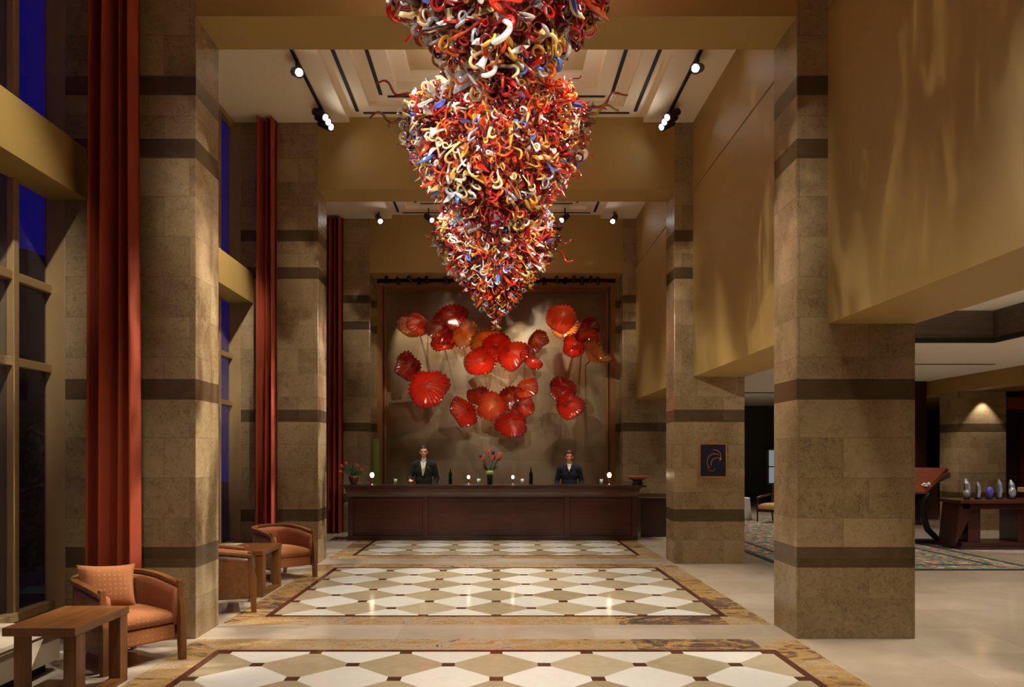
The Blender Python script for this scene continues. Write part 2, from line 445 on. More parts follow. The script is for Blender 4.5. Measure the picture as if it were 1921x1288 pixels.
# ceilings with stepped coffers and air slots
def coffer_bay(idx, a, b):
    xl = -4.1; g = G()
    def ringbox(x0,x1,y0,y1, ix0,ix1,iy0,iy1, z, zt):
        if ix0 > x0: g.box(x0,ix0,y0,y1,z,zt)
        if x1 > ix1: g.box(ix1,x1,y0,y1,z,zt)
        if iy0 > y0: g.box(ix0,ix1,y0,iy0,z,zt)
        if y1 > iy1: g.box(ix0,ix1,iy1,y1,z,zt)
    ringbox(xl,2.97,a,b, -2.22,2.22,a,b, 6.66,6.74)
    ringbox(xl,2.97,a,b, -1.86,1.86,a+.35,b-.35, 6.74,6.82)
    ringbox(xl,2.97,a,b, -1.42,1.42,a+.72,b-.72, 6.82,6.93)
    ringbox(xl,2.97,a,b, -1.20,1.20,a+.95,b-.95, 6.93,7.0)
    c = struct(g.build('ceiling_%d' % idx, M['ceiling']))
    struct(box(-1.20,1.20,a+.95,b-.95,6.97,7.05).build('ceiling_panel_%d' % idx, M['ceiling_panel']))
    s = G()
    for sg in (-1,1):
        x = sg*2.06; s.box(x-.025,x+.025,a+.2,b-.2,6.732,6.741)
        x = sg*1.66; s.box(x-.025,x+.025,a+.55,b-.55,6.812,6.821)
    for y in (a+.15,b-.15): s.box(-1.98,1.98,y-.025,y+.025,6.732,6.741)
    for y in (a+.5,b-.5): s.box(-1.57,1.57,y-.025,y+.025,6.812,6.821)
    s.build('air_slot', M['slot'], parent=c)
coffer_bay(1, P1+TH, P2); coffer_bay(2, P2+TH, P3); coffer_bay(3, 2.68, P1); coffer_bay(4, -3.2, 2.12)
struct(box(-4.2,3.75,-3.3,17.4,7.06,7.15).build('ceiling_slab', M['ceiling']))
struct(box(-4.2,18,-3.3,-3.2,0,7.1).build('wall_back', M['plaster']))
# far wall with the art niche
struct(box(-4.2,3.75,17.06,17.2,0,7.06).build('wall_far', M['artwall']))
struct(box(-4.2,-2.62,P3+TH,17.06,0,7.06).build('wall_far_left', M['wall_stone']))
struct(box(2.62,3.75,P3+TH,17.06,0,7.06).build('wall_far_right', M['wall_stone']))
g = G()
for s in (-1,1):
    x = s*2.62; g.box(min(x,x-s*.10), max(x,x-s*.10), 16.72,17.05,0,5.42)
    x = s*2.50; g.box(min(x,x-s*.05), max(x,x-s*.05), 16.95,17.05,0,5.36)
g.box(-2.52,2.52,16.72,17.05,5.34,5.44); g.box(-2.45,2.45,16.95,17.05,5.29,5.34)
struct(g.build('trim_20', M['niche']))
struct(box(-2.62,2.62,P3+TH,17.05,5.9,5.95).build('trim_21', M['slot']))

# ------------------------------------------------------------------ windows (left)
def window(idx, a, b, mull):
    root = bpy.data.objects.new('window_%d' % idx, None); COL.objects.link(root); struct(root)
    g = G()
    g.box(-4.045,-3.86,b,b+.062,0,6.66); g.box(-4.045,-3.86,a-.002,a+.03,0,6.66)
    for y in mull: g.box(-4.09,-3.97,y,y+.075,.34,6.66)
    for z in (2.38,3.09): g.box(-4.07,-3.98,a,b,z,z+.075)
    g.box(-4.05,-3.95,a,b,.27,.345); g.box(-4.05,-3.95,a,b,6.58,6.66); g.box(-4.05,-4.0,a,b,4.1,4.2)
    g.build('window_frame', M['frame'], parent=root, bevel=.006)
    ys = sorted([a+.03]+[q for y in mull for q in (y, y+.075)]+[b])
    for i in range(0, len(ys), 2):
        for z0, z1 in ((.345,2.38),(2.455,3.09),(3.165,4.1),(4.2,6.58)):
            box(-4.035,-4.027,ys[i],ys[i+1],z0,z1).build('pane', M['glass'], parent=root)
window(1, 2.68, P1, (3.1,4.7,6.25)); window(2, P1+TH, P2, (7.85,9.4,10.9)); window(3, P2+TH, P3, (12.5,14.1,15.6))
window(4, -2.9, 2.12, (-1.2,.5))
g = G()
for a, b in ((P1,P1+TH),(P2,P2+TH),(P3,P3+TH),(2.12,2.68),(-3.2,-2.9)):
    g.box(-4.05,-3.86 if a > 3 else -3.5,a+.064,b-.004,0,7.0)
g.box(-4.05,-4.0,-3.2,17.2,0,.27); g.box(-4.05,-3.95,-3.2,17.2,6.68,7.06)
struct(g.build('wall_left', M['wall_stone']))
# low stone bench under the front window
r = thing('window_bench', 'low cream stone bench with dark toe recess running below the front window', 'bench', (-3.7,2,0))
box(.02-.3,.37-.02,-5,3.83,.09,.31).build('bench_body', M['bench_stone'], r)
box(-.3,.37,-5,3.86,.31,.35).build('bench_top', M['bench_stone'], r, bevel=.008)
box(-.3,.27,-5,3.78,0,.09).build('toe_recess', M['slot'], r)
r2 = thing('window_ledge', 'low pale ledge beneath the window between the first and second left pillars', 'bench', (-3.8,0,0))
box(-.2,.2,P1+TH+.02,P2-.42,0,.32).build('ledge_body', M['bench_stone'], r2)
box(-.2,.23,P1+TH+.02,P2-.4,.32,.36).build('ledge_top', M['bench_stone'], r2)

# ------------------------------------------------------------------ outside at night
struct(box(-60,-4.3,-20,60,-.6,-.5).build('ground', M['night']))
def tree(x, y, h, w, seed, label):
    q = random.Random(seed)
    t = thing('tree', label, 'tree', (x,y,-.5), 0, 'trees outside the window')
    G().tube([(0,0,0),(.05,0,h*.3),(-.05,.1,h*.7)], [.16,.12,.04]).build('trunk', M['bark'], t)
    g = G()
    for i in range(1500):
        a = q.random()*2*pi; zz = q.random(); rr = w*math.sqrt(q.random())*(sin(pi*min(1,zz*.85+.12))**.6)
        c = Vector((rr*cos(a), rr*sin(a), h*(.12+.88*zz)))
        s = q.uniform(.06,.14); n1 = Vector((q.gauss(0,1),q.gauss(0,1),q.gauss(0,1))).normalized(); n2 = n1.orthogonal().normalized()
        n3 = n1.cross(n2)
        g.add([c+n2*s, c+n3*s*.5, c-n2*s, c-n3*s*.5], [(0,1,2,3)])
    g.build('foliage', M['leaf'], t)
tree(-7.6, 11.8, 2.7, 1.1, 1, 'dark leafy tree silhouette low behind the lowest left window pane')
tree(-8.8, 15.5, 3.0, 1.5, 2, 'dark tree seen dimly outside, farther back beyond the left windows')
tag(G().box(-14,-11,19.2,20.8,-.5,6.6).box(-13.6,-12,19.4,20.4,6.6,6.9).build('tower', M['tower'], org=(-12.5,20,-.5)), 'dark building silhouette against the blue night sky outside the window', 'building')

# ------------------------------------------------------------------ curtains
def curtain(x0, x1, y, z0, z1, folds, label, seed):
    q = random.Random(seed); g = G(); N = folds*14; rows = 14
    ph = [q.uniform(.7,1.3) for _ in range(folds+2)]
    vs = []; fs = []
    for side in (0,1):
        for j in range(rows+1):
            v = j/rows; z = z0+(z1-z0)*v
            for i in range(N+1):
                u = i/N
                flare = 1+.14*(1-v)
                xx = x1-(x1-x0)*(1-u)*flare
                uw = u+.055*sin(u*5.3+seed)+.012*sin(v*2.2+u*6)
                am = .088*(.55+.6*abs(sin(u*2.6+seed)))
                yy = y + am*cos(uw*folds*2*pi) + .010*sin(uw*folds*6.1*pi+v) + .018*sin(u*9+v*3) + side*.012
                vs.append((xx, yy, z))
    W = N+1; L = W*(rows+1)
    for j in range(rows):
        for i in range(N):
            a = j*W+i
            fs.append((a,a+1,a+1+W,a+W)); fs.append((a+L,a+W+L,a+1+W+L,a+1+L))
    g.add(vs, fs)
    o = g.build('curtain', M['curtain'], smooth=True, org=((x0+x1)/2, y, z0))
    return tag(o, label, 'curtain', 'rust curtains along the left pillars')
curtain(-3.50,-3.12,6.585,.01,6.63,4,'tall rust velvet curtain nearest on the left, behind the armchair with pillow',1)
curtain(-3.56,-3.27,11.28,.01,6.63,3,'rust curtain hanging against the second left pillar above the far armchair',2)
curtain(-3.56,-3.22,15.95,.01,6.63,3,'farthest, dim rust curtain just left of the reception desk',3)

# ------------------------------------------------------------------ armchairs
HX, YF, RB = .30, -.31, .33
def upath(n=44):
    pts = []
    for i in range(n+1):
        t = i/n
        L1 = .36; La = 1.0; tot = 2*L1+La
        s = t*tot
        if s < L1: p = (HX, YF+(0.02-YF)*s/L1); nn = (1,0)
        elif s > L1+La: p = (-HX, .02-(.02-YF)*(s-L1-La)/L1); nn = (-1,0)
        else:
            a = pi*(s-L1)/La; e = .75
            c, s_ = cos(a), sin(a)
            p = (HX*math.copysign(abs(c)**e, c), .02+RB*abs(s_)**e); nn = (c, s_)
            l = math.hypot(nn[0]/HX, nn[1]/RB); nn = (nn[0]/HX/l, nn[1]/RB/l)
        pts.append((Vector((p[0],p[1],0)), Vector((nn[0],nn[1],0)), t))
    return pts
def ushell(oi, oo, z0, z1, puff=0):
    """solid U shaped wall, offsets from the plan line; z0/z1 functions of t"""
    P = upath(); g = G(); vs = []; fs = []
    K = 6
    for p, nn, t in P:
        a, b = z0(t), z1(t)
        for k in range(K+1):
            v = k/K; vs.append(p+nn*oo+Vector((0,0,a+(b-a)*v)))
        for k in range(K, -1, -1):
            v = k/K; vs.append(p+nn*(oi-puff*sin(pi*v))+Vector((0,0,a+(b-a)*v)))
    W = 2*(K+1); N = len(P)
    for i in range(N-1):
        for k in range(W):
            k2 = (k+1) % W
            fs.append((i*W+k, (i+1)*W+k, (i+1)*W+k2, i*W+k2))
    fs.append(tuple(range(W))); fs.append(tuple(reversed(range((N-1)*W, N*W))))
    return g.add(vs, fs)
def archt(t):
    u = abs(t-.5)*2              # 0 back, 1 front
    return .69-.08*u**1.6
def pillow_g(w, h, th, n=14):
    g = G(); vs = []; fs = []
    for side in (1,-1):
        for j in range(n+1):
            for i in range(n+1):
                u = i/n*2-1; v = j/n*2-1
                pin = 1-.10*(1-(abs(u)**2.2))*(abs(v)) ; pin2 = 1-.10*(1-(abs(v)**2.2))*abs(u)
                d = (max(0,1-u**4)**.5)*(max(0,1-v**4)**.5)
                vs.append((u*w/2*pin2, side*th/2*d, v*h/2*pin))
    W = n+1; L = W*W
    for j in range(n):
        for i in range(n):
            a = j*W+i
            fs.append((a,a+1,a+1+W,a+W)); fs.append((a+L,a+W+L,a+1+W+L,a+1+L))
    return g.add(vs, fs)
def cushion_g(x0,x1,y0,y1,z0,z1,dome=.03,n=16,flat=5):
    g = G(); vs = []; fs = []
    for side in (1,0):
        for j in range(n+1):
            for i in range(n+1):
                u = i/n*2-1; v = j/n*2-1
                rnd_ = (1-abs(u)**flat)**.5*(1-abs(v)**flat)**.5 if abs(u)<1 and abs(v)<1 else 0
                zc = (z0+z1)/2; hh = (z1-z0)/2
                z = zc + (hh*(.55+.45*rnd_)+dome*rnd_*(1-u*u)*(1-v*v*.5) if side else -hh*(.7+.3*rnd_))
                k = 1-.02*(1-rnd_)
                vs.append(((x0+x1)/2+u*(x1-x0)/2*k, (y0+y1)/2+v*(y1-y0)/2*k, z))
    W = n+1; L = W*W
    for j in range(n):
        for i in range(n):
            a = j*W+i
            fs.append((a,a+1,a+1+W,a+W)); fs.append((a+L,a+W+L,a+1+W+L,a+1+L))
    for i in range(n):
        for a, b in ((i,i+1),(n*W+i+1,n*W+i),((i+1)*W,i*W),(i*W+n,(i+1)*W+n)):
            fs.append((a,a+L,b+L,b))
    return g.add(vs, fs)
def make_armchair(label, loc, rz):
    t = thing('armchair', label, 'armchair', loc, rz, 'barrel armchairs along the left wall')
    o = ushell(.0, .028, lambda q: .15, lambda q: archt(q)-.03).build('side_panel', M['walnut'], t, auto=True)
    ushell(-.012, .045, lambda q: archt(q)-.035, archt).build('top_rail', M['walnut'], t, bevel=.006)
    ushell(-.045, .0, lambda q: .28, lambda q: archt(q)-.04, puff=.015).build('inner_back', M['upholstery_dark'], t, smooth=True)
    g = G(); pts = [(p, n) for p, n, q in upath() if p.y > -.26]
    # apron and seat
    g.box(-HX+.03,HX-.03,YF+.01,.24,.165,.29)
    g.build('apron', M['upholstery'], t, bevel=.012)
    cushion_g(-HX+.035,HX-.035,YF-.005,.25,.285,.40).build('seat_cushion', M['upholstery'], t, smooth=True)
    for s in (-1,1):
        x = s*(HX+.008); g = G()
        g.add([(x-.026,YF-.05,0),(x+.026,YF-.05,0),(x+.026,YF+.0,0),(x-.026,YF+.0,0),
               (x-.026,YF-.05,.36),(x+.026,YF-.05,.36),(x+.026,YF+.03,.36),(x-.026,YF+.03,.36),
               (x-.024,YF-.015,.50),(x+.024,YF-.015,.50),(x+.024,YF+.035,.50),(x-.024,YF+.035,.50),
               (x-.022,YF-.005,.635),(x+.022,YF-.005,.635),(x+.022,YF+.04,.635),(x-.022,YF+.04,.635)],
              [(0,3,2,1),(12,13,14,15)]+[(a+i,a+(i+1)%4,a+4+(i+1)%4,a+4+i) for a in (0,4,8) for i in range(4)])
        g.build('leg', M['walnut_z'], t, bevel=.005)
        G().add([(s*.22-.022,.24,.16),(s*.22+.022,.24,.16),(s*.22+.022,.285,.16),(s*.22-.022,.285,.16),
                 (s*.22-.018,.27,0),(s*.22+.018,.27,0),(s*.22+.018,.305,0),(s*.22-.018,.305,0)],
                [(0,1,2,3),(7,6,5,4),(0,4,5,1),(1,5,6,2),(2,6,7,3),(3,7,4,0)]).build('leg', M['walnut_z'], t)
    return t
# chair's front looks along local -Y
c1 = make_armchair('rust upholstered wooden armchair nearest, at left beside the low table, holding a pillow', (-2.99,6.10,0), R(52))
c2 = copy_tree(c1); c2['label'] = 'wooden armchair half hidden by the first pillar, only its planked side panel showing'
c2.location = (-2.96,8.12,0); c2.rotation_euler = (0,0,R(111))
c3 = copy_tree(c1); c3['label'] = 'rust armchair without pillow farther down the hall, beside the second pillar'
c3.location = (-2.90,10.25,0); c3.rotation_euler = (0,0,R(46))
pl = pillow_g(.44,.38,.15).build('throw_pillow', M['upholstery'], smooth=True)
pl.location = (-3.13,6.11,.585); pl.rotation_euler = (R(-22),R(4),R(42))
tag(pl, 'square rust throw pillow with cream dots leaning in the nearest armchair', 'pillow')

# side tables
def side_table(label, loc, L=.70, W=.50, H=.54):
    t = thing('side_table', label, 'side table', loc, 0, 'low wooden tables between the armchairs')
    box(-W/2,W/2,-L/2,L/2,H-.055,H).build('table_top', M['walnut_y'], t, bevel=.004)
    for sx in (-1,1):
        for sy in (-1,1):
            x = sx*(W/2-.045 if sx > 0 else W/2-.09); y = sy*(L/2-.075)
            w = .042 if sx > 0 else .026
            box(x-w,x+w,y-.055,y+.055,.045,H-.055).build('leg', M['walnut_z'], t, bevel=.003)
        x = sx*(W/2-.045 if sx > 0 else W/2-.09); w = .042 if sx > 0 else .03
        box(x-w,x+w,-L/2+.02,L/2-.02,0,.045).build('floor_runner', M['walnut_y'], t, bevel=.003)
    return t
side_table('low dark wooden table in the bottom left corner, nearest of the tables', (-2.93,5.22,0), .72, .47)
side_table('low wooden table farther back, between the two far armchairs', (-2.93,9.14,0), .78, .48)

# ------------------------------------------------------------------ reception desk
DF = 14.6
desk = thing('reception_desk', 'long dark mahogany reception desk with panelled front across the hall end', 'desk', (0,DF,0))
xl, xr = -2.84, 2.70
g = box(xl,xr,.03,.62,.08,.84); g.build('desk_body', M['mahogany'], desk)
for a, b in ((xl+.10,-1.42),(-1.30,1.30),(1.42,xr-.10)):
    f = G()
    f.box(a,b,.005,.03,.16,.80)
    fo = f.build('front_panel', M['mahogany'], desk, bevel=.004)
    box(a+.05,b-.05,-.004,.012,.21,.75).build('raised_field', M['mahogany'], fo, bevel=.004)
for x in (xl+.04,-1.36,1.36,xr-.04):
    box(x-.05,x+.05,-.01,.03,.08,.84).build('stile', M['mahogany'], desk, bevel=.003)
box(xl-.02,xr+.02,-.03,.62,0,.085).build('plinth', M['mahogany_dark'], desk, bevel=.005)
# crown: sloping cornice that flares out to the top
g = G(); prof = [(.0,.84),(-.015,.84),(-.02,.87),(-.045,.93),(-.05,.99),(-.10,1.03)]
for i in range(len(prof)-1):
    (y0,z0),(y1,z1) = prof[i], prof[i+1]
    a0 = -y0; a1 = -y1
    g.add([(xl-a0,y0,z0),(xr+a0,y0,z0),(xr+a1,y1,z1),(xl-a1,y1,z1),(xr+a0,.62,z0),(xr+a1,.62,z1),(xl-a0,.62,z0),(xl-a1,.62,z1)],
          [(0,1,2,3),(1,4,5,2),(6,0,3,7)])
g.build('cornice', M['mahogany'], desk)
box(xl-.14,xr+.16,-.13,.62,1.025,1.062).build('desk_top', M['mahogany_dark'], desk, bevel=.006)
# darker cabinet right of the desk
cb = thing('low_cabinet', 'low dark wood cabinet set back at the right end of the reception desk', 'cabinet', (3.17,15.2,0))
box(-.28,.5,0,.42,.0,.74).build('cabinet_body', M['mahogany_dark'], cb)
box(-.30,.52,-.02,.44,.74,.78).build('cabinet_top', M['mahogany_dark'], cb)
box(-.24,.12,-.015,0,.06,.70).build('door', M['mahogany_dark'], cb)

# lamps on the desk
ZT = 1.062
def candle_lamp(x, y, s, label):
    t = thing('candle_lamp', label, 'lamp', (x,y,ZT), 0, 'small glowing lamps on the reception desk')
    G().lathe([(.045*s,0),(.045*s,.012*s),(.022*s,.02*s),(.018*s,.035*s)], n=16).build('base', M['silver'], t, smooth=True)
    G().lathe([(.016*s,.035*s),(.022*s,.06*s),(.014*s,.09*s),(.024*s,.13*s),(.03*s,.145*s)], n=16).build('stem', M['copper_wood'], t, smooth=True)
    G().lathe([(.022*s,.145*s),(.032*s,.16*s),(.042*s,.19*s),(.036*s,.22*s),(.015*s,.24*s)], n=16).build('globe', M['lamp_glass'], t, smooth=True)
    return t
def onx(px, d): return (px-VX)*d/F
candle_lamp(onx(698,14.62),14.62,1.0,'small glowing lamp leftmost on the reception desk, beside the green strip')
candle_lamp(onx(879,15.1),15.1,.72,'small glowing lamp on the desk just left of the flower vase')
candle_lamp(onx(962,15.1),15.1,.72,'small glowing lamp on the desk just right of the flower vase')
candle_lamp(onx(1143,14.62),14.62,1.0,'small glowing lamp near the right end of the desk, beside the wide bowl')

# footed bowl
t = thing('footed_bowl', 'wide dark footed bowl with coppery rim at the right end of the desk', 'bowl', (onx(1196,14.85),14.85,ZT))
G().lathe([(.10,0),(.11,.02),(.085,.06),(.10,.08),(.14,.10)], n=24).build('foot', M['black'], t, smooth=True)
G().lathe([(.10,.085),(.17,.12),(.215,.17),(.205,.172),(.14,.12)], n=24).build('bowl', M['copper_wood'], t, smooth=True)
# bottles
def bottle(x, y, h, label):
    t = thing('bottle', label, 'bottle', (x,y,ZT), 0, 'green bottles on the desk')
    G().lathe([(.036,0),(.038,.01),(.038,h*.58),(.03,h*.68),(.014,h*.76),(.013,h*.97)], n=16).build('glass_body', M['bottle_green'], t, smooth=True)
    G().lathe([(.015,h*.9),(.015,h)], n=12).build('neck_foil', M['silver'], t)
bottle(onx(845,15.12),15.12,.33,'slim dark green bottle on the desk right of the man in green-black suit')
bottle(onx(996,15.12),15.12,.34,'slim dark green bottle with silver neck, right of the vase and lamp')
# small tumblers and cards on desk
tum = [(742,15.2,'pair of pale lime glasses'),(898,15.2,''),(980,15.15,''),(1128,15.0,'')]
for px, d, _ in tum:
    lab = {742:'pale lime tumbler between left lamp and the suited man',898:'pale tumbler just left of the flower vase',
           980:'pale tumbler between the lamp and the right bottle',1128:'clear tumbler left of the rightmost desk lamp'}[px]
    tag(G().lathe([(.028,0),(.036,.10),(.033,.10),(.026,.008)], n=16).build('tumbler', M['petal_w'] if px == 742 else M['porcelain'], smooth=True), lab, 'glass', 'small glasses on the desk').location = (onx(px,d),d,ZT)

def flower(parent, base, tip, mat, s=.05, q=None):
    g = G(); b = Vector(base); e = Vector(tip); mid = (b+e)/2+Vector((0,0,.03))
    g.tube([b, mid, e], .0045, 6); st = g.build('stem', M['stem'], parent)
    d = (e-mid).normalized(); rot = d.to_track_quat('Z','Y').to_matrix().to_4x4(); T = Matrix.Translation(e)@rot
    h = G()
    for k in range(6):
        a = k*pi/3; c = (cos(a), sin(a))
        pts = []
        vs = []
        for j in range(6):
            v = j/5; w = s*.42*sin(pi*min(1,v*.9+.08)); r = s*(.12+.5*sin(v*1.7)); z = s*2.0*v
            for sd in (-1,0,1):
                rr = r + (0.06*s if sd == 0 else 0)
                vs.append(T@Vector((c[0]*rr-c[1]*w*sd, c[1]*rr+c[0]*w*sd, z)))
        h.add(vs, [(j*3+i,j*3+i+1,(j+1)*3+i+1,(j+1)*3+i) for j in range(5) for i in range(2)])
    h.build('flower', mat, st, smooth=True)
def leafblade(parent, base, tip, w, mat):
    b = Vector(base); e = Vector(tip); g = G(); vs = []
    d = (e-b); s = d.cross(Vector((0,1,0))).normalized()
    for j in range(7):
        v = j/6; c = b+d*v+Vector((0,0,.06*sin(pi*v))); ww = w*sin(pi*min(1,v*.85+.1))
        vs += [c-s*ww, c+Vector((0,-.006,0)), c+s*ww]
    g.add(vs, [(j*3+i,j*3+i+1,(j+1)*3+i+1,(j+1)*3+i) for j in range(6) for i in range(2)])
    g.build('leaf', mat, parent, smooth=True)
# central vase of tulips
vx = onx(919,15.0)
t = thing('flower_vase', 'green glass vase of coral and purple tulips at the middle of the desk', 'flower vase', (vx,15.0,ZT))
vb = G().lathe([(.05,0),(.055,.01),(.06,.2),(.075,.27),(.07,.27),(.054,.2),(.045,.02)], n=20).build('vase', M['vase_green'], t, smooth=True)
G().lathe([(.062,.195),(.078,.21),(.078,.265),(.07,.27)], n=20).build('vase_band', M['petal_w'], vb, smooth=True)
q = random.Random(4)
for k in range(15):
    a = q.uniform(-1,1); b = q.uniform(-.6,.6); z = .47+.12*q.random()-.06*abs(a)
    flower(t, (a*.02,b*.02,.12), (a*.21,b*.14,z), M['petal_p'] if k % 2 else M['petal_o'], .055)
for k in range(10):
    a = q.uniform(-1,1); leafblade(t, (a*.02,0,.16), (a*.17,q.uniform(-.1,.1),.30+.12*q.random()), .018, M['stem'])
# left arrangement in a basket bowl
t = thing('potted_arrangement', 'bowl of green leaves and red flowers at the left end of the desk', 'potted plant', (onx(664,14.85),14.85,ZT))
G().lathe([(.05,0),(.06,.02),(.10,.12),(.115,.17),(.105,.17),(.09,.12),(.05,.03)], n=20).build('pot', M['leather'], t, smooth=True)
for k in range(14):
    a = q.uniform(-1,1); b = q.uniform(-1,.6)
    leafblade(t, (a*.04,b*.04,.13), (a*.22,b*.14,.2+.2*q.random()), .026, M['stem'])
for a, b, z in ((-.20,-.02,.33),(-.12,-.05,.38),(-.22,.03,.24),(.04,0,.34),(.12,-.03,.26)):
    flower(t, (a*.2,b*.2,.14), (a,b,z), M['petal_r'], .04)
# green strip at niche edge
tag(box(-.065,.065,-.02,.02,0,1.0).build('green_panel', M['green_panel'], bevel=.01), 'narrow upright green glass strip standing at the left edge of the niche', 'glass panel').location = (onx(706,16.35),16.35,.98)
t = bpy.data.objects['green_panel']; t.name = 'green_panel'
tag(box(-2.66,-2.0,16.2,16.5,0,.98).build('back_counter', M['mahogany_dark'], org=(-2.3,16.35,0)), 'low dark back counter under the green glass strip', 'cabinet')

# ------------------------------------------------------------------ people
def person(name_lab, loc, H, skin, suit, hair_m, kind, rz=0):
    """front looks along local -Y; arms lowered, forearms forward to the desk"""
    t = thing('person', name_lab, 'person', loc, rz)
    k = H/1.80
    g = G()
    V = lambda x, y, z: (x*k, y*k, z*k)
    def c(a, b, ra, rb): g.cap(V(*a), V(*b), ra*k, rb*k)
    # trunk
    g.ell(V(0,0,1.28), (.165*k,.11*k,.22*k)); g.ell(V(0,0,1.05), (.15*k,.11*k,.16*k)); g.ell(V(0,.005,.95), (.16*k,.12*k,.12*k))
    c((-.15,0,1.42),(.15,0,1.42),.06,.06)
    c((0,.01,1.45),(0,-.005,1.57),.058,.054)
    # head
    g.ell(V(0,.012,1.71), (.073*k,.092*k,.098*k), 20, 16); g.ell(V(0,-.02,1.645), (.056*k,.066*k,.062*k), 16, 12)
    g.ell(V(0,-.062,1.602), (.022*k,.018*k,.015*k))            # chin
    g.cap(V(0,-.082,1.70), V(0,-.105,1.665), .009*k, .014*k)   # nose
    c((-.045,-.072,1.718),(.045,-.072,1.718),.012,.012)        # brow
    for s in (-1,1):
        g.ell(V(s*.077,.012,1.675), (.011*k,.02*k,.03*k))      # ear
        g.ell(V(s*.036,-.058,1.66), (.02*k,.02*k,.02*k))       # cheek
        # legs
        c((s*.09,0,.92),(s*.095,-.01,.50),.088,.058); c((s*.095,-.01,.50),(s*.10,.02,.09),.056,.038)
        g.ell(V(s*.10,-.04,.04), (.04*k,.12*k,.04*k))
    arms = {}
    for s in (-1,1):
        if kind == 'man' and s < 0:
            el, wr = (s*.29,-.03,1.17), (s*.25,-.25,1.125)
        elif kind == 'man':
            el, wr = (s*.26,.04,1.16), (s*.22,-.08,.99)
        else:
            el, wr = (s*.265,.04,1.17), (s*.25,-.10,1.0)
        sh = (s*.19,0,1.42)
        c(sh, el, .05, .038); c(el, wr, .037, .026)
        arms[s] = (sh, el, wr)
        # hand, palm down, five fingers
        w = Vector(wr); d = (w-Vector(el)); d.z *= .25; d.normalize(); side = Vector((d.y,-d.x,0)); side.normalize()
        side = side*(-1 if side.x*s < 0 else 1)                 # away from the body
        pc = w+d*.05
        g.cap(tuple((w+d*.015+side*.012)*k), tuple((w+d*.075+side*.018)*k), .02*k, .017*k)
        g.cap(tuple((w+d*.015-side*.012)*k), tuple((w+d*.075-side*.018)*k), .02*k, .017*k)
        for i, L in enumerate((.062,.078,.072,.055)):
            o_ = -.030+.020*i
            b0 = w+d*.08-side*(-o_)*1; b1 = b0+d*L*.5+Vector((0,0,.004)); b2 = b1+d*L*.5+Vector((0,0,-.022))
            g.cap(tuple(b0*k), tuple(b1*k), .0092*k, .0085*k, 8); g.cap(tuple(b1*k), tuple(b2*k), .0085*k, .0072*k, 8)
        tb = w+d*.025-side*.028; t1 = tb-side*.022+d*.025; t2 = t1+d*.03+Vector((0,0,-.008))
        g.cap(tuple(tb*k), tuple(t1*k), .012*k, .010*k, 8); g.cap(tuple(t1*k), tuple(t2*k), .010*k, .008*k, 8)
    b = g.build('body', skin, t, smooth=True)
    rm = b.modifiers.new('r', 'REMESH'); rm.mode = 'VOXEL'; rm.voxel_size = .0065; rm.use_smooth_shade = True
    sm = b.modifiers.new('s', 'SMOOTH'); sm.iterations = 3
    e = G(); l = G()
    for s in (-1,1): e.ell(V(s*.031,-.078,1.695), (.011*k,.006*k,.007*k))
    e.build('eyes', M['eye'], t, smooth=True)
    l.ell(V(0,-.083,1.637), (.022*k,.008*k,.007*k)); l.build('lips', M['petal_o'], t, smooth=True)
    # hair
    h = G(); vs = []
    n, m = 24, 12
    for j in range(m+1):
        for i in range(n):
            a = 2*pi*i/n; ph = pi*.62*j/m
            fr = -sin(a)                       # 1 at face
            lim = 1.0
            if fr > .25: lim = .56-.10*(fr-.25)
            elif fr > -.2: lim = .80
            ph *= lim if kind == 'man' else lim*1.06
            rr = (1.085 if kind == 'man' else 1.19)+.03*sin(a*7+j)
            vs.append(V(.073*rr*sin(ph)*cos(a), .012+.092*rr*sin(ph)*sin(a), 1.712+.098*(rr+.03)*cos(ph)))
    h.add(vs, [(j*n+i,(j+1)*n+i,(j+1)*n+(i+1)%n,j*n+(i+1)%n) for j in range(m) for i in range(n)])
    ho = h.build('hair', hair_m, t, smooth=True); so = ho.modifiers.new('s','SOLIDIFY'); so.thickness = .012; so.offset = 0
    # jacket
    j = G()
    def jc(a, b_, ra, rb): j.cap(V(*a), V(*b_), ra*k, rb*k)
    j.ell(V(0,0,1.30), (.195*k,.135*k,.21*k)); j.ell(V(0,0,1.12), (.175*k,.13*k,.20*k)); j.ell(V(0,0,.95), (.185*k,.14*k,.18*k))
    jc((-.165,.0,1.425),(.165,.0,1.425),.09,.09); jc((-.13,.0,1.45),(.13,.0,1.45),.085,.085)
    jc((-.06,.03,1.49),(.06,.03,1.49),.045,.045)
    for s in (-1,1):
        sh, el, wr = arms[s]
        w2 = Vector(el).lerp(Vector(wr), .86)
        jc(sh, el, .078, .058); jc(el, tuple(w2), .055, .042)
    jo = j.build('jacket', suit, t, smooth=True)
    rm = jo.modifiers.new('r','REMESH'); rm.mode = 'VOXEL'; rm.voxel_size = .010; rm.use_smooth_shade = True
    sm = jo.modifiers.new('s','SMOOTH'); sm.iterations = 4
    # trousers and shoes
    p = G()
    for s in (-1,1):
        p.cap(V(s*.09,0,.90),V(s*.098,-.005,.50),.105*k,.08*k); p.cap(V(s*.098,-.005,.50),V(s*.10,.015,.14),.08*k,.066*k)
    p.ell(V(0,0,.93),(.17*k,.13*k,.12*k))
    po = p.build('trousers', suit, t, smooth=True); rm = po.modifiers.new('r','REMESH'); rm.mode = 'VOXEL'; rm.voxel_size = .012; rm.use_smooth_shade = True
    for s in (-1,1):
        G().ell(V(s*.10,-.05,.045),(.05*k,.14*k,.045*k)).build('shoe', M['shoe'], t, smooth=True)
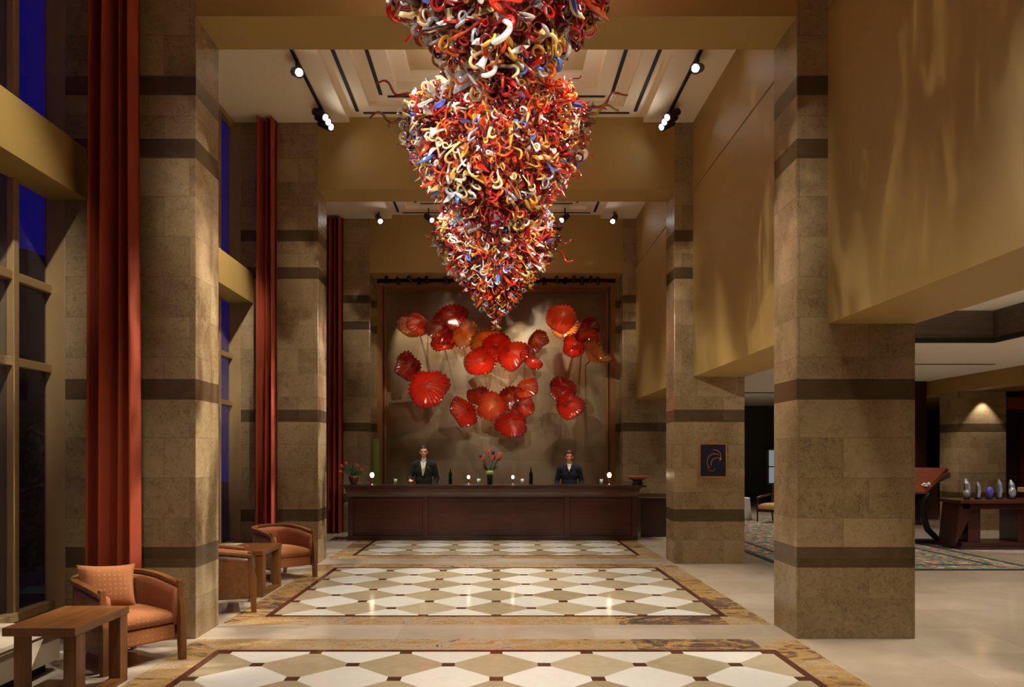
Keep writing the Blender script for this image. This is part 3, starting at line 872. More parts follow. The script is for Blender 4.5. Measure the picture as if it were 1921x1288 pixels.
    # shirt V, following the chest
    def front(x, z, lift=0):
        zz = (z-1.30)/.21; xx = x/.195
        y = -.135*math.sqrt(max(0.02, 1-min(.98, zz*zz+xx*xx)))
        return V(x, min(y, -.075)-.006-lift, z)
    s_ = G(); vs = []; rows = 10
    wtop, zb, zt = (.062, 1.20, 1.50) if kind == 'man' else (.045, 1.37, 1.515)
    for r_ in range(rows+1):
        v = r_/rows; z = zb+(zt-zb)*v; w = .006+(wtop-.006)*v**.9
        for i in range(5):
            vs.append(front(w*(i/2-1), z))
    s_.add(vs, [(r_*5+i,r_*5+i+1,(r_+1)*5+i+1,(r_+1)*5+i) for r_ in range(rows) for i in range(4)])
    so_ = s_.build('shirt' if kind == 'man' else 'scarf', M['shirt'] if kind == 'man' else M['scarf'], t, smooth=True)
    sd = so_.modifiers.new('s','SOLIDIFY'); sd.thickness = .012
    G().lathe([(.060*k,0),(.062*k,.02),(.056*k,.045)], V(0,.004,1.495), 20).build('collar', M['shirt'], t, smooth=True)
    if kind == 'man':
        q_ = G(); vs = []
        for r_, (z, w) in enumerate(((1.20,.004),(1.235,.03),(1.36,.022),(1.47,.014),(1.485,.024),(1.51,.022))):
            vs += [front(-w, z, .014), front(w, z, .014)]
        q_.add(vs, [(2*i,2*i+1,2*i+3,2*i+2) for i in range(5)])
        to = q_.build('tie', M['tie'], so_); sd = to.modifiers.new('s','SOLIDIFY'); sd.thickness = .008
        box(.085*k,.125*k,-.130*k,-.115*k,1.375*k,1.385*k).build('name_badge', M['gold'], jo)
    for s in (-1,1):      # lapels
        q_ = G(); w0 = wtop
        pts = [(zt-.01, w0*.95, w0+.03),(zt-.10, w0*.62+.004, w0+.035),(zb+.06, w0*.28, w0*.3+.035),(zb-.005, .0, .012)]
        vs = []
        for z, a, b2 in pts: vs += [front(s*a, z, .012), front(s*b2, z, .016)]
        q_.add(vs, [(2*i,2*i+1,2*i+3,2*i+2) for i in range(3)])
        lo = q_.build('lapel', suit, jo); sd = lo.modifiers.new('s','SOLIDIFY'); sd.thickness = .006
    return t
person('man in dark green-black suit, white shirt and pale tie, standing behind the desk at left', (onx(795,15.58),15.58,0), 1.81, M['skin'], M['suit_green'], M['hair_dark'], 'man')
person('smiling clerk in navy jacket and cream neck scarf, standing behind the desk at right', (onx(1068,15.58),15.58,0), 1.71, M['skin2'], M['suit_navy'], M['hair_red'], 'woman', R(-6))

# ------------------------------------------------------------------ glass wall bowls
RAMPS = {
 'orange': [(0,lin(255,184,104)),(.3,lin(255,140,66)),(.72,lin(252,98,42)),(1,lin(190,44,18))],
 'red':    [(0,lin(170,24,14)),(.15,lin(238,56,30)),(.6,lin(246,60,32)),(.85,lin(224,40,20)),(1,lin(130,16,8))],
 'dark':   [(0,lin(90,10,6)),(.3,lin(196,34,20)),(.65,lin(150,20,12)),(.85,lin(168,28,16)),(1,lin(60,8,5))],
 'amber':  [(0,lin(220,80,20)),(.4,lin(206,120,50)),(.8,lin(190,124,56)),(1,lin(110,56,20))],
}
for k_, v_ in RAMPS.items():
    M['bowl_'+k_] = m_artglass('bowl_glass_'+k_, None, radial=v_, tr={'amber':.62,'dark':.42}.get(k_,.45), diff=.66, rough=.06, f0=.10)
def bowl_mesh(r, depth, ruff, nr, seed, fold=0):
    q = random.Random(seed); A = 96; K = 16; vs = []; fs = []; uv = []
    ph = q.random()*6; w1 = q.choice((3,4,5)); am = r*.13
    for layer in (0,1):
        for j in range(K+1):
            u = j/K
            for i in range(A):
                a = 2*pi*i/A
                wob = 1+.06*sin(3*a+ph)*u+.05*sin(2*a+ph*2)*u
                sc = 1+ .11*ruff*(abs(sin(nr*a/2))-.5)*max(0,(u-.62)/.38)**1.5
                rr = r*u*wob*sc
                z = depth*(u**1.7) + am*sin(w1*a+ph)*u**3 + ruff*r*.06*cos(nr*a)*u**5 + .012*r*sin(nr*a)*u
                z += fold*r*(cos(a-ph)**2)*u*u*.5
                vs.append((rr*cos(a), rr*sin(a), z + (r*.025 if layer else 0)))
                uv.append((u, i/A))
    L = (K+1)*A
    for j in range(K):
        for i in range(A):
            i2 = (i+1) % A; a = j*A+i; b = j*A+i2
            fs.append((a,b,b+A,a+A)); fs.append((a+L,a+A+L,b+A+L,b+L))
    for i in range(A):
        i2 = (i+1) % A; a = K*A+i; b = K*A+i2; fs.append((a,b,b+L,a+L))
    return vs, fs, uv
def wall_bowl(px, py, rpx, kind, label, depth=.25, tilt=(0,0), asp=1.0, off=.0, ruff=1, fold=0, seed=0):
    tilt = (tilt[0]*1.9, tilt[1]*1.8); depth *= 1.35
    dw = 17.06-.10-off-1.15*rpx*.0117*(abs(sin(R(tilt[0])))+abs(sin(R(tilt[1])))*.6)
    r = rpx*dw/F
    vs, fs, uv = bowl_mesh(r, depth*r*2, ruff, 26, seed+int(px), fold)
    r *= 1.27; c = at(px, py, dw-depth*r*.6-.12)
    # local +Z of the bowl opens toward the hall (-Y)
    rot = Matrix.Rotation(R(90),4,'X') @ Matrix.Rotation(R(tilt[0]),4,'X') @ Matrix.Rotation(R(tilt[1]),4,'Y')
    mx = rot @ Matrix.Diagonal((1,asp,1,1))
    rc = (rot @ Vector((0,0,depth*r*2*.62))); rc.y = 0
    vs = [tuple(mx @ Vector(v)-rc) for v in vs]
    c0 = Vector((-rc.x,0,-rc.z))
    t = thing('glass_bowl', label, 'glass bowl', c, 0, 'blown glass bowls mounted on the niche wall')
    me = bpy.data.meshes.new('bowl'); me.from_pydata(vs, [], fs)
    ul = me.uv_layers.new(name='UVMap')
    for p in me.polygons:
        vv = [uv[me.loops[li].vertex_index] for li in p.loop_indices]
        wrap = max(x[1] for x in vv)-min(x[1] for x in vv) > .5
        for li, x in zip(p.loop_indices, vv): ul.data[li].uv = (x[0], x[1]+(1 if wrap and x[1] < .5 else 0))
    me.materials.append(M['bowl_'+kind]); me.polygons.foreach_set('use_smooth', [True]*len(fs)); me.update()
    o = bpy.data.objects.new('bowl', me); COL.objects.link(o); o.parent = t
    # bracket rod back to the wall, its end meeting the bowl's centre
    L = 17.045-c.y
    G().tube([c0, c0+Vector((0,L,0))], .012, 8).build('wall_bracket', M['black'], t)
    return t
B = [
 (777,612,33,'amber','amber scalloped bowl behind the bright orange bowl, far upper left',.16,(10,-8),.62,.00),
 (787,608,23,'orange','small bright orange bowl at the far upper left of the glass group',.35,(18,-20),.95,.22),
 (868,622,27,'amber','amber translucent bowl at the right side of the upper left cluster',.15,(5,10),1.15,.0),
 (846,594,33,'dark','dark red ruffled bowl topping the upper left cluster',.22,(24,6),.80,.12),
 (832,645,24,'red','red scalloped bowl lowest in the upper left cluster',.25,(-12,0),.75,.10),
 (827,622,27,'dark','maroon cupped bowl in the centre of the upper left cluster',.30,(20,-12),.95,.36),
 (770,688,28,'dark','dark red folded bowl above the big red one at middle left',.25,(14,-14),.95,.10),
 (804,729,37,'red','big smooth red bowl at middle left, lowest of its pair',.22,(12,12),1.0,.22),
 (918,642,33,'amber','amber brown bowl behind the centre red bowls, just under the chandelier tip',.18,(16,0),.85,.0),
 (930,652,29,'red','red bowl behind, upper middle of the central cluster',.25,(10,8),.85,.12),
 (902,680,31,'red','round glossy red bowl at the left of the central cluster',.28,(8,-12),.80,.34),
 (962,666,33,'red','long red folded bowl in the middle right of the central cluster',.25,(16,16),.85,.20),
 (1005,640,23,'dark','dark maroon upturned bowl at the upper right of the central cluster',.3,(26,18),1.05,.14),
 (993,675,26,'red','red scalloped bowl edge under the maroon upturned bowl',.2,(-14,22),.8,.10),
 (1053,598,28,'orange','bright orange red round bowl at the upper right',.34,(20,-12),1.02,.20),
 (1058,612,27,'amber','amber rim bowl just beneath the bright upper right bowl',.16,(0,0),.9,.02),
 (1098,618,27,'dark','dark red bowl right of the bright upper right bowl',.25,(18,20),.85,.10),
 (1076,650,22,'red','small red bowl below the upper right pair',.28,(8,-14),.95,.24),
 (1104,640,22,'orange','orange cupped bowl lit from above at the upper right cluster',.28,(14,14),.8,.22),
 (1118,664,32,'amber','amber cone bowl drooping at the lower right of the upper right cluster',.3,(-24,18),.75,.04),
 (872,772,29,'red','ruffled red bowl at the far left of the lower centre cluster',.2,(14,-18),1.0,.12),
 (900,742,24,'dark','dark red ruffled bowl topping the lower centre cluster at left',.24,(20,-6),.85,.08),
 (923,762,28,'orange','bright orange bowl at the heart of the lower centre cluster',.3,(12,0),.95,.34),
 (955,745,27,'dark','dark ruffled bowl behind, between the two orange lower centre bowls',.24,(20,8),.9,.06),
 (986,727,25,'orange','orange folded bowl at the upper right of the lower centre cluster',.3,(16,20),.85,.26),
 (978,760,24,'red','red bowl under the orange folded one, lower centre cluster right side',.2,(4,16),1.1,.10),
 (958,795,31,'red','ruffled dark-centred red bowl lowest of the lower centre cluster',.22,(10,8),.82,.16),
 (1055,730,24,'dark','dark red scalloped bowl, upper of the lone pair at right',.22,(10,-8),1.02,.12),
 (1067,762,26,'red','red scalloped bowl, lower of the lone pair at right',.22,(6,8),.95,.22),
]
for i, (px,py,rp,kd,lb,dp,ti,asp,off) in enumerate(B):
    wall_bowl(px,py,rp,kd,lb,dp,ti,asp,off,seed=i,fold=.25 if 'fold' in lb or 'upturned' in lb else .08)

# ------------------------------------------------------------------ chandeliers
CC = {
 'red': (lin(206,26,16), .22, 24), 'crimson': (lin(140,12,14), .25, 12), 'orange': (lin(236,98,30), .25, 18),
 'amber': (lin(196,110,36), .35, 14), 'gold': (lin(232,184,70), .25, 14), 'straw': (lin(240,220,160), .2, 13), 'white': (lin(244,240,230), .15, 17),
 'blue': (lin(96,140,214), .2, 6), 'clear': (lin(232,236,244), .6, 8), 'plum': (lin(70,16,26), .2, 4),
}
cnames = list(CC); cw = [CC[c][2] for c in cnames]
CM = {c: m_artglass('glass_'+c, CC[c][0], tuple(x*.6 for x in CC[c][0]), tr=min(.75, CC[c][1]+.12), diff=.45, f0=.13, rough=.10) for c in cnames}
def curl_g(kind, q):
    g = G()
    if kind == 'glass_curl':
        rad = q.uniform(.035,.062); L = q.uniform(.06,.16); tot = q.uniform(3.4,5.8); tr = q.uniform(.011,.018)
        pts = [Vector((0,0,z)) for z in (-.16,-.08,0)]
        N = 16
        for i in range(N+1):
            a = tot*i/N; rr = rad*(1-.25*i/N)
            pts.append(Vector((rad-rr*cos(a), .06*i/N, L*.35+rr*sin(a)*1.0)))
        n = len(pts); rr = [tr*(.8+.35*sin(pi*min(1,(i+2)/n))) * (1 if i < n*.75 else max(.3, 1-(i-n*.75)/(n*.30))) for i in range(n)]
        g.tube(pts, rr, 6)
    elif kind == 'glass_ring':
        rad = q.uniform(.032,.055); tr = q.uniform(.010,.015); N = 18; pts = [Vector((0,0,z)) for z in (-.16,-.05)]
        for i in range(N+1):
            a = 6.9*i/N; pts.append(Vector((rad*sin(a), .03*i/N, rad-rad*cos(a))))
        g.tube(pts, [tr*(.9 if i < N-2 else .5) for i in range(len(pts))], 6)
    elif kind == 'glass_tendril':
        L = q.uniform(.28,.42); pts = []; w = q.uniform(.025,.042)
        for i in range(26):
            v = i/25; pts.append(Vector((w*sin(v*15)*v, w*cos(v*15)*v, -.14+(L+.14)*v)))
        g.tube(pts, [.016*(1-.55*(i/25)) for i in range(26)], 6)
    elif kind == 'glass_horn':
        L = q.uniform(.12,.2); b = q.uniform(-.06,.06); pts = []; rr = []
        for i in range(10):
            v = i/9; pts.append(Vector((b*v*v*1.6, 0, -.10+(L+.10)*v))); rr.append(max(.002, .034*sin(pi*min(1,v*.75+.2))**1.5*(1 if v < .9 else .35)))
        g.tube(pts, rr, 8)
    elif kind == 'glass_bloom':
        s = q.uniform(.8,1.2); prof = [(.009,-.14),(.009,0),(.013,.02),(.024,.05),(.030,.08),(.040,.105),(.036,.106),(.024,.078),(.017,.045),(.003,.015)]
        g.lathe([(a*s,b) for a, b in prof], n=10)
    elif kind == 'glass_leaf':
        L = q.uniform(.12,.18); vs = []; fs = []; N = 9; w = .034
        for side in (0,1):
            for i in range(N+1):
                v = i/N; ww = w*sin(pi*min(1, v*.93+.05))**.9; z = -.05+(L+.05)*v; y = .035*v*v+side*.006
                for k in (-1,0,1):
                    vs.append((k*ww+.012*sin(v*5), y+(0 if k == 0 else -.010)*sin(pi*v), z))
        L_ = 3*(N+1)
        for i in range(N):
            for k in (0,1):
                a = i*3+k; fs.append((a,a+1,a+4,a+3)); fs.append((a+L_,a+3+L_,a+4+L_,a+1+L_))
        g.add(vs, fs)
    return g
KW = (('glass_curl',44),('glass_ring',27),('glass_horn',8),('glass_bloom',12),('glass_leaf',6),('glass_tendril',3))
qp = random.Random(11)
PROTO = {k: [curl_g(k, qp) for _ in range(7)] for k, _ in KW}
MESH = {}
def proto_mesh(kind, vi, c):
    key = (kind, vi, c)
    if key not in MESH: MESH[key] = PROTO[kind][vi].mesh(kind, [CM[c]], smooth=True)
    return MESH[key]
PROF = [(3.99,.02),(4.15,.13),(4.44,.40),(4.74,.66),(5.04,.90),(5.3,1.07),(5.6,1.20),(5.9,1.20),(6.12,1.0),(6.30,.55),(6.36,.2)]
def prad(z):
    for (z0,r0),(z1,r1) in zip(PROF, PROF[1:]):
        if z0 <= z <= z1: return r0+(r1-r0)*(z-z0)/(z1-z0), (r1-r0)/(z1-z0)
    return .02, 1
def chandelier(loc, label, seed, ctop, extra=()):
    q = random.Random(seed)
    t = thing('chandelier', label, 'chandelier', loc, 0, 'hanging blown glass chandeliers')
    lz = loc[2]
    G().tube([(0,0,4.4-lz),(0,0,ctop-lz)], .02, 10).build('suspension_rod', M['black'], t)
    # dark steel and glass core
    cg = G(); cg.lathe([(max(.012, r*(.22+.26*min(1,max(0,(z-4.5)/.8)))), z-lz) for z, r in PROF[1:]], n=24)
    cg.build('armature', M['core'], t, smooth=True)
    stuff = {}; count = {}; total = 2900
    W = []
    zs = [3.99+(6.36-3.99)*i/200 for i in range(201)]
    ws = [prad(z)[0]*math.sqrt(1+min(4,prad(z)[1]**2))+.16 for z in zs]
    for i in range(total):
        z = q.choices(zs, ws)[0]+q.uniform(-.006,.006); r, sl = prad(z)
        a = q.random()*2*pi
        nrm = Vector((cos(a), sin(a), -sl)).normalized()
        nrm = (nrm+Vector((q.gauss(0,.62),q.gauss(0,.62),q.gauss(0,.62)))).normalized()
        layer = q.random(); inset = .10 if layer < .55 else q.uniform(.20,.42)
        pos = Vector((r*cos(a), r*sin(a), z-lz)) - Vector((cos(a),sin(a),-sl)).normalized()*min(inset, r*.7+.02)
        kind = q.choices([k for k, _ in KW],[w for _, w in KW])[0]
        if kind == 'glass_tendril' and z < 5.4: kind = 'glass_curl'
        c = q.choices(cnames, cw)[0]
        # white and clear pieces gather on the left, reds to the middle, as in the photo
        if q.random() < .35: c = q.choice(('white','clear','straw')) if pos.x < -.4*r and q.random() < .7 else q.choice(('red','orange','crimson','gold'))
        if inset > .15: c = q.choice(('crimson','amber','orange','red','plum','crimson'))
        if kind == 'glass_tendril': c = q.choice(('red','amber','red'))
        if kind == 'glass_leaf': c = q.choice(('white','clear','blue','red','white','straw'))
        vi = q.randrange(7)
        s = q.uniform(.75,1.2)
        s *= .88
        if q.random() < .05: s *= 1.55
        if z < 4.3: s *= .75
        Mx = Matrix.Translation(pos) @ nrm.to_track_quat('Z','Y').to_matrix().to_4x4() @ Matrix.Rotation(q.random()*2*pi,4,'Z') @ Matrix.Diagonal((s,s,s,1))
        vis = inset < .15 and sin(a) < -.25
        if vis and count.get(kind,0) < 100:
            count[kind] = count.get(kind,0)+1
            o = bpy.data.objects.new(kind, proto_mesh(kind, vi, c)); COL.objects.link(o); o.parent = t; o.matrix_local = Mx
        else:
            stuff.setdefault(kind, G()).merge(PROTO[kind][vi], Mx, cnames.index(c))
    # chosen long tendrils
    for k, (p, d, c) in enumerate(extra):
        o = bpy.data.objects.new('glass_tendril', proto_mesh('glass_tendril', k % 7, c)); COL.objects.link(o); o.parent = t
        o.matrix_local = Matrix.Translation(Vector(p)-Vector((0,0,lz))) @ Vector(d).normalized().to_track_quat('Z','Y').to_matrix().to_4x4() @ Matrix.Scale(1.8,4)
    for kind, g in stuff.items():
        o = g.build(kind, [CM[c] for c in cnames], t, smooth=True); o['kind'] = 'stuff'
    return t
M['core'] = m_plain('armature_dark_amber', lin(96,26,12), .7)
chandelier((.04,5.5,6.3), 'nearest and largest-looking glass chandelier, its upper part cut by the picture top', 21, 6.97)
chandelier((0,9.6,6.3), 'middle glass chandelier with red tendrils sticking out, under the first coffered ceiling', 22, 6.96,
   [((1.05,9.6-9.6,5.95),(1,-.1,.45),'red'),((-.98,0,6.12),(-1,-.2,.35),'red'),((-1.05,0,5.85),(-1,-.1,.1),'amber'),((-.6,-.3,6.2),(-.5,-.3,.9),'amber'),((.95,-.3,5.8),(1,0,.2),'gold')])
chandelier((0,14.1,6.3), 'farthest glass chandelier ending in a point above the reception desk', 23, 6.96)

# ------------------------------------------------------------------ spotlights
def lamp(kind, loc, energy, color=(1,.82,.6), target=None, size=.05, angle=60, blend=.5, gobo=None):
    ld = bpy.data.lights.new('lamp', kind); ld.energy = energy; ld.color = color
    if kind == 'AREA': ld.size = size; ld.shape = 'DISK'
    else: ld.shadow_soft_size = size
    if kind == 'SPOT': ld.spot_size = R(angle); ld.spot_blend = blend
    o = bpy.data.objects.new('lamp', ld); COL.objects.link(o); o.location = loc
    if target is not None: o.rotation_euler = (Vector(target)-Vector(loc)).to_track_quat('-Z','Y').to_euler()
    if gobo:
        ld.use_nodes = True; nt = ld.node_tree; em = nt.nodes['Emission']
        tc = nt.nodes.new('ShaderNodeTexCoord'); mp = nt.nodes.new('ShaderNodeMapping'); mp.inputs['Scale'].default_value = gobo['scale']
        mp.inputs['Rotation'].default_value = gobo.get('rot',(0,0,0)); mp.inputs['Location'].default_value = gobo.get('loc',(0,0,0))
        nz = nt.nodes.new('ShaderNodeTexNoise'); nz.inputs['Scale'].default_value = 1; nz.inputs['Detail'].default_value = 3; nz.inputs['Distortion'].default_value = .8
        cr = nt.nodes.new('ShaderNodeValToRGB'); cr.color_ramp.elements[0].position = gobo.get('lo',.5); cr.color_ramp.elements[1].position = gobo.get('hi',.72)
        nt.links.new(tc.outputs['Normal'], mp.inputs[0]); nt.links.new(mp.outputs[0], nz.inputs['Vector'])
        nt.links.new(nz.outputs['Fac'], cr.inputs[0]); nt.links.new(cr.outputs[0], em.inputs['Strength'])
    return o
def spot_head(mount, target, label, energy=0, s=1.0, drop=.14, angle=40, color=(1,.86,.68), group='black ceiling spotlights', lit=True):
    t = thing('spotlight', label, 'spotlight', mount, 0, group)
    G().tube([(0,0,0),(0,0,-drop)], .012*s, 8).build('stem', M['black'], t)
    c = Vector((0,0,-drop)); d = (Vector(target)-(Vector(mount)+c)).normalized()
    hs = G().tube([c-d*.10*s, c-d*.09*s, c+d*.0*s, c+d*.10*s, c+d*.12*s], [.03*s,.045*s,.05*s,.055*s,.055*s], 18).build('housing', M['black'], t)
    G().tube([c+d*.121*s, c+d*.124*s], .036*s, 18).build('lens', M['lens'] if lit else M['porcelain'], hs)
    if energy: lamp('SPOT', tuple(Vector(mount)+c+d*.15*s), energy, color, target, .04, angle, .4)
for sg, w in ((-1,'left'),(1,'right')):
    tag(box(-.02,.02,-1.7,1.7,-.03,0).build('lighting_track', M['black']), 'black lighting track on the %s side of the first coffered ceiling' % w, 'lighting track', 'ceiling lighting tracks').location = (sg*2.53,9.55,6.66)
# (x, y, target)
spot_head((-2.53,9.62,6.63),(-.4,5.6,4.3),'spotlight nearest the front beam on the left ceiling track',600,1.25)
spot_head((2.53,9.52,6.63),(.4,5.6,4.4),'spotlight nearest the front beam on the right ceiling track',600,1.25)
for i, y in enumerate((10.85,11.02,11.2)):
    nm = ('first','middle','last')[i]
    spot_head((-2.53,y,6.63),((-.3,0,.3)[i],9.6,4.9),'%s of three bunched spotlights at the left track end, counted from the camera' % nm,300,1.15,.12)
    spot_head((2.53,y,6.63),((.3,0,-.3)[i],9.6,4.9),'%s of three bunched spotlights at the right track end, counted from the camera' % nm,300,1.15,.12)
for x, lb in ((-2.43,'outer left'),(-1.40,'inner left'),(1.42,'inner right, brightest'),(2.44,'outer right')):
    spot_head((x,15.7,6.66 if abs(x) > 2 else 6.74),(x*.1,14.1,5.2) if abs(x) < 2 else (x*.3,12,3.5),lb+' spotlight on the second ceiling, above the art niche beam',350,1.25,.14 if abs(x) > 2 else .2)
# row of small art spots in the recess over the niche
for i, px in enumerate((724,744,768,784,800,836,1008,1022,1046,1062,1078,1094,1108,1124)):
    x = onx(px,16.35)
    tx = x*.9
    spot_head((x,16.45+.12*(i%2),5.51),(tx+(.35 if i % 3 else -.3),17.0,3.5+.8*(i%3)-.4),
      'small dark art spotlight over the niche, %s from the %s end of the row' % (('first','second','third','fourth','fifth','sixth','seventh')[i if i < 7 else 13-i], 'left' if i < 7 else 'right'),
      0,.75,.07,group='small art spotlights over the niche',lit=False)

# ------------------------------------------------------------------ plaque on pillar 2
t = thing('framed_plaque', 'dark navy framed plaque with swirl emblem and gilt border on the second right pillar', 'plaque', (onx(1337,P2),P2,1.56))
w, h = .19, .24
g = G(); 
for a in ((-w-.02,-w,-h-.02,h+.02),(w,w+.02,-h-.02,h+.02)): g.box(a[0],a[1],-.03,0,a[2],a[3])
g.box(-w,w,-.03,0,-h-.02,-h); g.box(-w,w,-.03,0,h,h+.02); g.box(-.06,.06,-.028,0,h+.02,h+.045)
g.build('frame', M['gold'], t, bevel=.003)
box(-w,w,-.018,0,-h,h).build('board', M['navy_sign'], t)
g = G()
def arc(cx, cz, r, a0, a1, rad=.004): g.tube([(cx+r*cos(a0+(a1-a0)*i/16), -.020, cz+r*sin(a0+(a1-a0)*i/16)) for i in range(17)], rad, 6)
arc(.03,-.02,.12,R(60),R(230)); arc(.06,-.05,.09,R(40),R(200)); arc(.02,.06,.10,R(-40),R(100)); arc(-.02,-.10,.06,R(160),R(340),.003)
g.build('emblem', M['gold'], t)
# emblem kept abstract: gold swirls only

# ------------------------------------------------------------------ side lounge (right)
# ceiling at 3.36 with a wood-lined coffer
CX0, CX1, CY0, CY1 = 4.6, 7.6, 2.5, 11.6
g = G()
g.box(3.75,CX0,-3.2,27,3.36,3.5); g.box(CX1,10.1,-3.2,27,3.36,3.5); g.box(CX0,CX1,-3.2,CY0,3.36,3.5); g.box(CX0,CX1,CY1,27,3.36,3.5)
g.box(CX0,CX1,CY0,CY1,3.84,3.9)
struct(g.build('ceiling_lounge', m_plain('lounge_ceiling_paint', lin(244,238,228), .7, var=.02, scale=1)))
g = G(); 
for z in range(7):
    zz = 3.42+z*.065; e = .012*(z % 2)
    g.box(CX0-.05,CX0+e+.02,CY0,CY1,zz,zz+.065); g.box(CX1-e-.02,CX1+.05,CY0,CY1,zz,zz+.065)
    g.box(CX0,CX1,CY1-e-.02,CY1+.05,zz,zz+.065); g.box(CX0,CX1,CY0-.05,CY0+e+.02,zz,zz+.065)
struct(g.build('trim_30', M['wood_slat'] if 'wood_slat' in M else m_wood('slat_wood', lin(64,50,38), lin(112,92,72), .5, .05, 0)))
g = G()
g.box(CX0,CX1,CY1-.05,CY1+.02,3.352,3.42); g.box(CX1-.05,CX1+.02,CY0,CY1,3.352,3.42); g.box(CX0-.02,CX0+.05,CY0,CY1,3.352,3.42)
g.box(7.7,9.45,14.36,14.44,3.352,3.361); g.box(4,10,20.9,21.1,3.35,3.361)
g.box(5.6,6.9,CY0+.4,9.6,3.83,3.841)
struct(g.build('trim_31', M['slot']))
struct(box(10.1,10.5,-3.2,27,3.03,3.5).box(10.5,18,-3.2,27,3.2,3.5).build('wall_lounge_bulkhead', M['plaster']))
struct(box(3.75,18,26.8,27,0,3.5).build('wall_far_lounge', M['grey_green']))
struct(box(17.9,18,-3.2,27,0,3.5).build('wall_right', M['wall_stone']))
struct(box(8.6,10.05,17.75,17.9,0,3.36).build('wall_wood_partition', M['mahogany_dark']))
struct(box(3.70,3.80,17.2,26.8,0,3.36).build('wall_lounge_left', M['grey_green']))
struct(box(3.75,3.85,-3.2,27,3.5,7.1).build('wall_lounge_upper', M['plaster']))
o = G().box(10.1,11.14,16.6,17.3,0,3.03).build('stone_pillar', M['stone'], org=(10.62,16.95,0))
tag(o, 'marble pillar at far right beyond the display table, lit by a scallop of light', 'pillar', 'banded marble pillars of the hall')
# doorway at the far right edge
dr = bpy.data.objects.new('door_1', None); COL.objects.link(dr); struct(dr); dr.location = (12.6,18.6,0)
G().box(-1.3,3.5,.1,.2,0,3.2).build('door_leaf', M['mahogany_dark'], dr)
for x in (-.9,-.3,.3): box(x-.07,x+.07,0,.1,0,3.2).build('door_post', M['mahogany'], dr)
box(-1.3,3.5,-.02,.1,2.75,3.05).build('door_head', M['copper_wood'], dr)
# rug
o = G().box(4.2,7.8,10.8,19.5,0,.012).build('rug', M['rug'], org=(6.0,15.15,0))
tag(o, 'floral green and red rug with dark green border in the side lounge at right', 'rug')
# host lectern
t = thing('lectern', 'copper-brown slanted lectern on dark curved legs at right, beside the near pillar', 'lectern', (8.0,14.2,0))
g = G()
g.add([(-.75,-.30,.93),(-.14,-.30,.93),(.60,.22,1.34),(-.75,.22,1.34),(-.75,-.30,.97),(-.16,-.30,.97),(.56,.22,1.40),(-.75,.22,1.40)],
      [(0,3,2,1),(4,5,6,7),(0,1,5,4),(1,2,6,5),(2,3,7,6),(3,0,4,7)])
g.build('reading_top', M['copper_wood'], t, bevel=.006)
G().add([(.20,.02,1.10),(.62,.20,1.22),(.62,.24,1.33),(.05,.0,1.13),(.20,.30,1.05),(.60,.30,1.18),(.60,.30,1.33),(.05,.30,1.15)],
        [(0,1,2,3),(7,6,5,4),(0,4,5,1),(1,5,6,2),(2,6,7,3),(3,7,4,0)]).build('side_wedge', M['black'], t)
box(-.75,.36,.16,.26,.42,1.12).build('back_panel', M['mahogany_dark'], t)
for x in (-.55,.0):
    G().tube([(x,-.10,.96),(x-.05,-.06,.75),(x-.02,.0,.5),(x+.06,.0,.25),(x+.26,-.06,.03)], [.11,.08,.065,.055,.05], 10).build('leg', M['black'], t, smooth=True)
box(-.75,.5,-.2,.3,0,.05).build('base', M['black'], t, bevel=.01)
g = G().ell((0,0,0),(.09,.05,.03)); g.ell((.05,0,.02),(.05,.04,.03))
o = g.build('desk_ornament', M['silver'], smooth=True); tag(o,'shiny silver bell-like ornament lying on the slanted lectern top','ornament'); o.location = (7.92,13.99,1.085)
o.rotation_euler = (R(38),0,0)
# display table with awards
t = thing('display_table', 'dark wood pedestal table at the right edge carrying crystal awards in a glass case', 'display table', (8.75,13.4,0))
TW = .72
box(-TW,TW+.3,-.25,.45,.80,.86).build('table_top', M['mahogany'], t, bevel=.006)
box(-TW+.08,TW+.2,-.20,.40,.70,.80).build('apron', M['mahogany_dark'], t)
box(-TW+.2,-TW+.42,-.15,.35,.12,.70).build('leg', M['mahogany_dark'], t, bevel=.01)
box(.35,.55,-.15,.35,.12,.70).build('leg', M['mahogany_dark'], t, bevel=.01)
G().box(-TW+.05,TW+.15,-.22,.42,.05,.12).box(-TW,TW+.2,-.26,.46,0,.05).build('plinth', M['mahogany_dark'], t, bevel=.006)
G().add([(-TW+.02,-.2,.80),(-TW+.2,-.2,.80),(-TW+.2,-.2,.55),(-TW-.06,-.2,.05),(-TW+.02,.3,.80),(-TW+.2,.3,.80),(-TW+.2,.3,.55),(-TW-.06,.3,.05)],
        [(0,3,2,1),(4,5,6,7),(0,4,7,3),(1,2,6,5),(3,7,6,2),(0,1,5,4)]).build('corner_bracket', M['mahogany_dark'], t)
cs = thing('display_case', 'frameless clear glass case over the crystal awards on the dark table', 'glass case', (8.75,13.4,.86))
for a in ((-.66,-.655,-.2,.4,0,.46),(.9,.905,-.2,.4,0,.46),(-.66,.905,-.2,-.195,0,.46),(-.66,.905,.395,.4,0,.46),(-.66,.905,-.2,.4,.46,.466)):
    box(*a).build('glass_panel', M['case_glass'], cs)
M['crystal'] = m_plain('crystal', (.42,.44,.50), .12, .6, coat=.6, var=.8, scale=26)
M['crystal_blue'] = m_plain('crystal_blue', (.12,.10,.5), .1, .3)
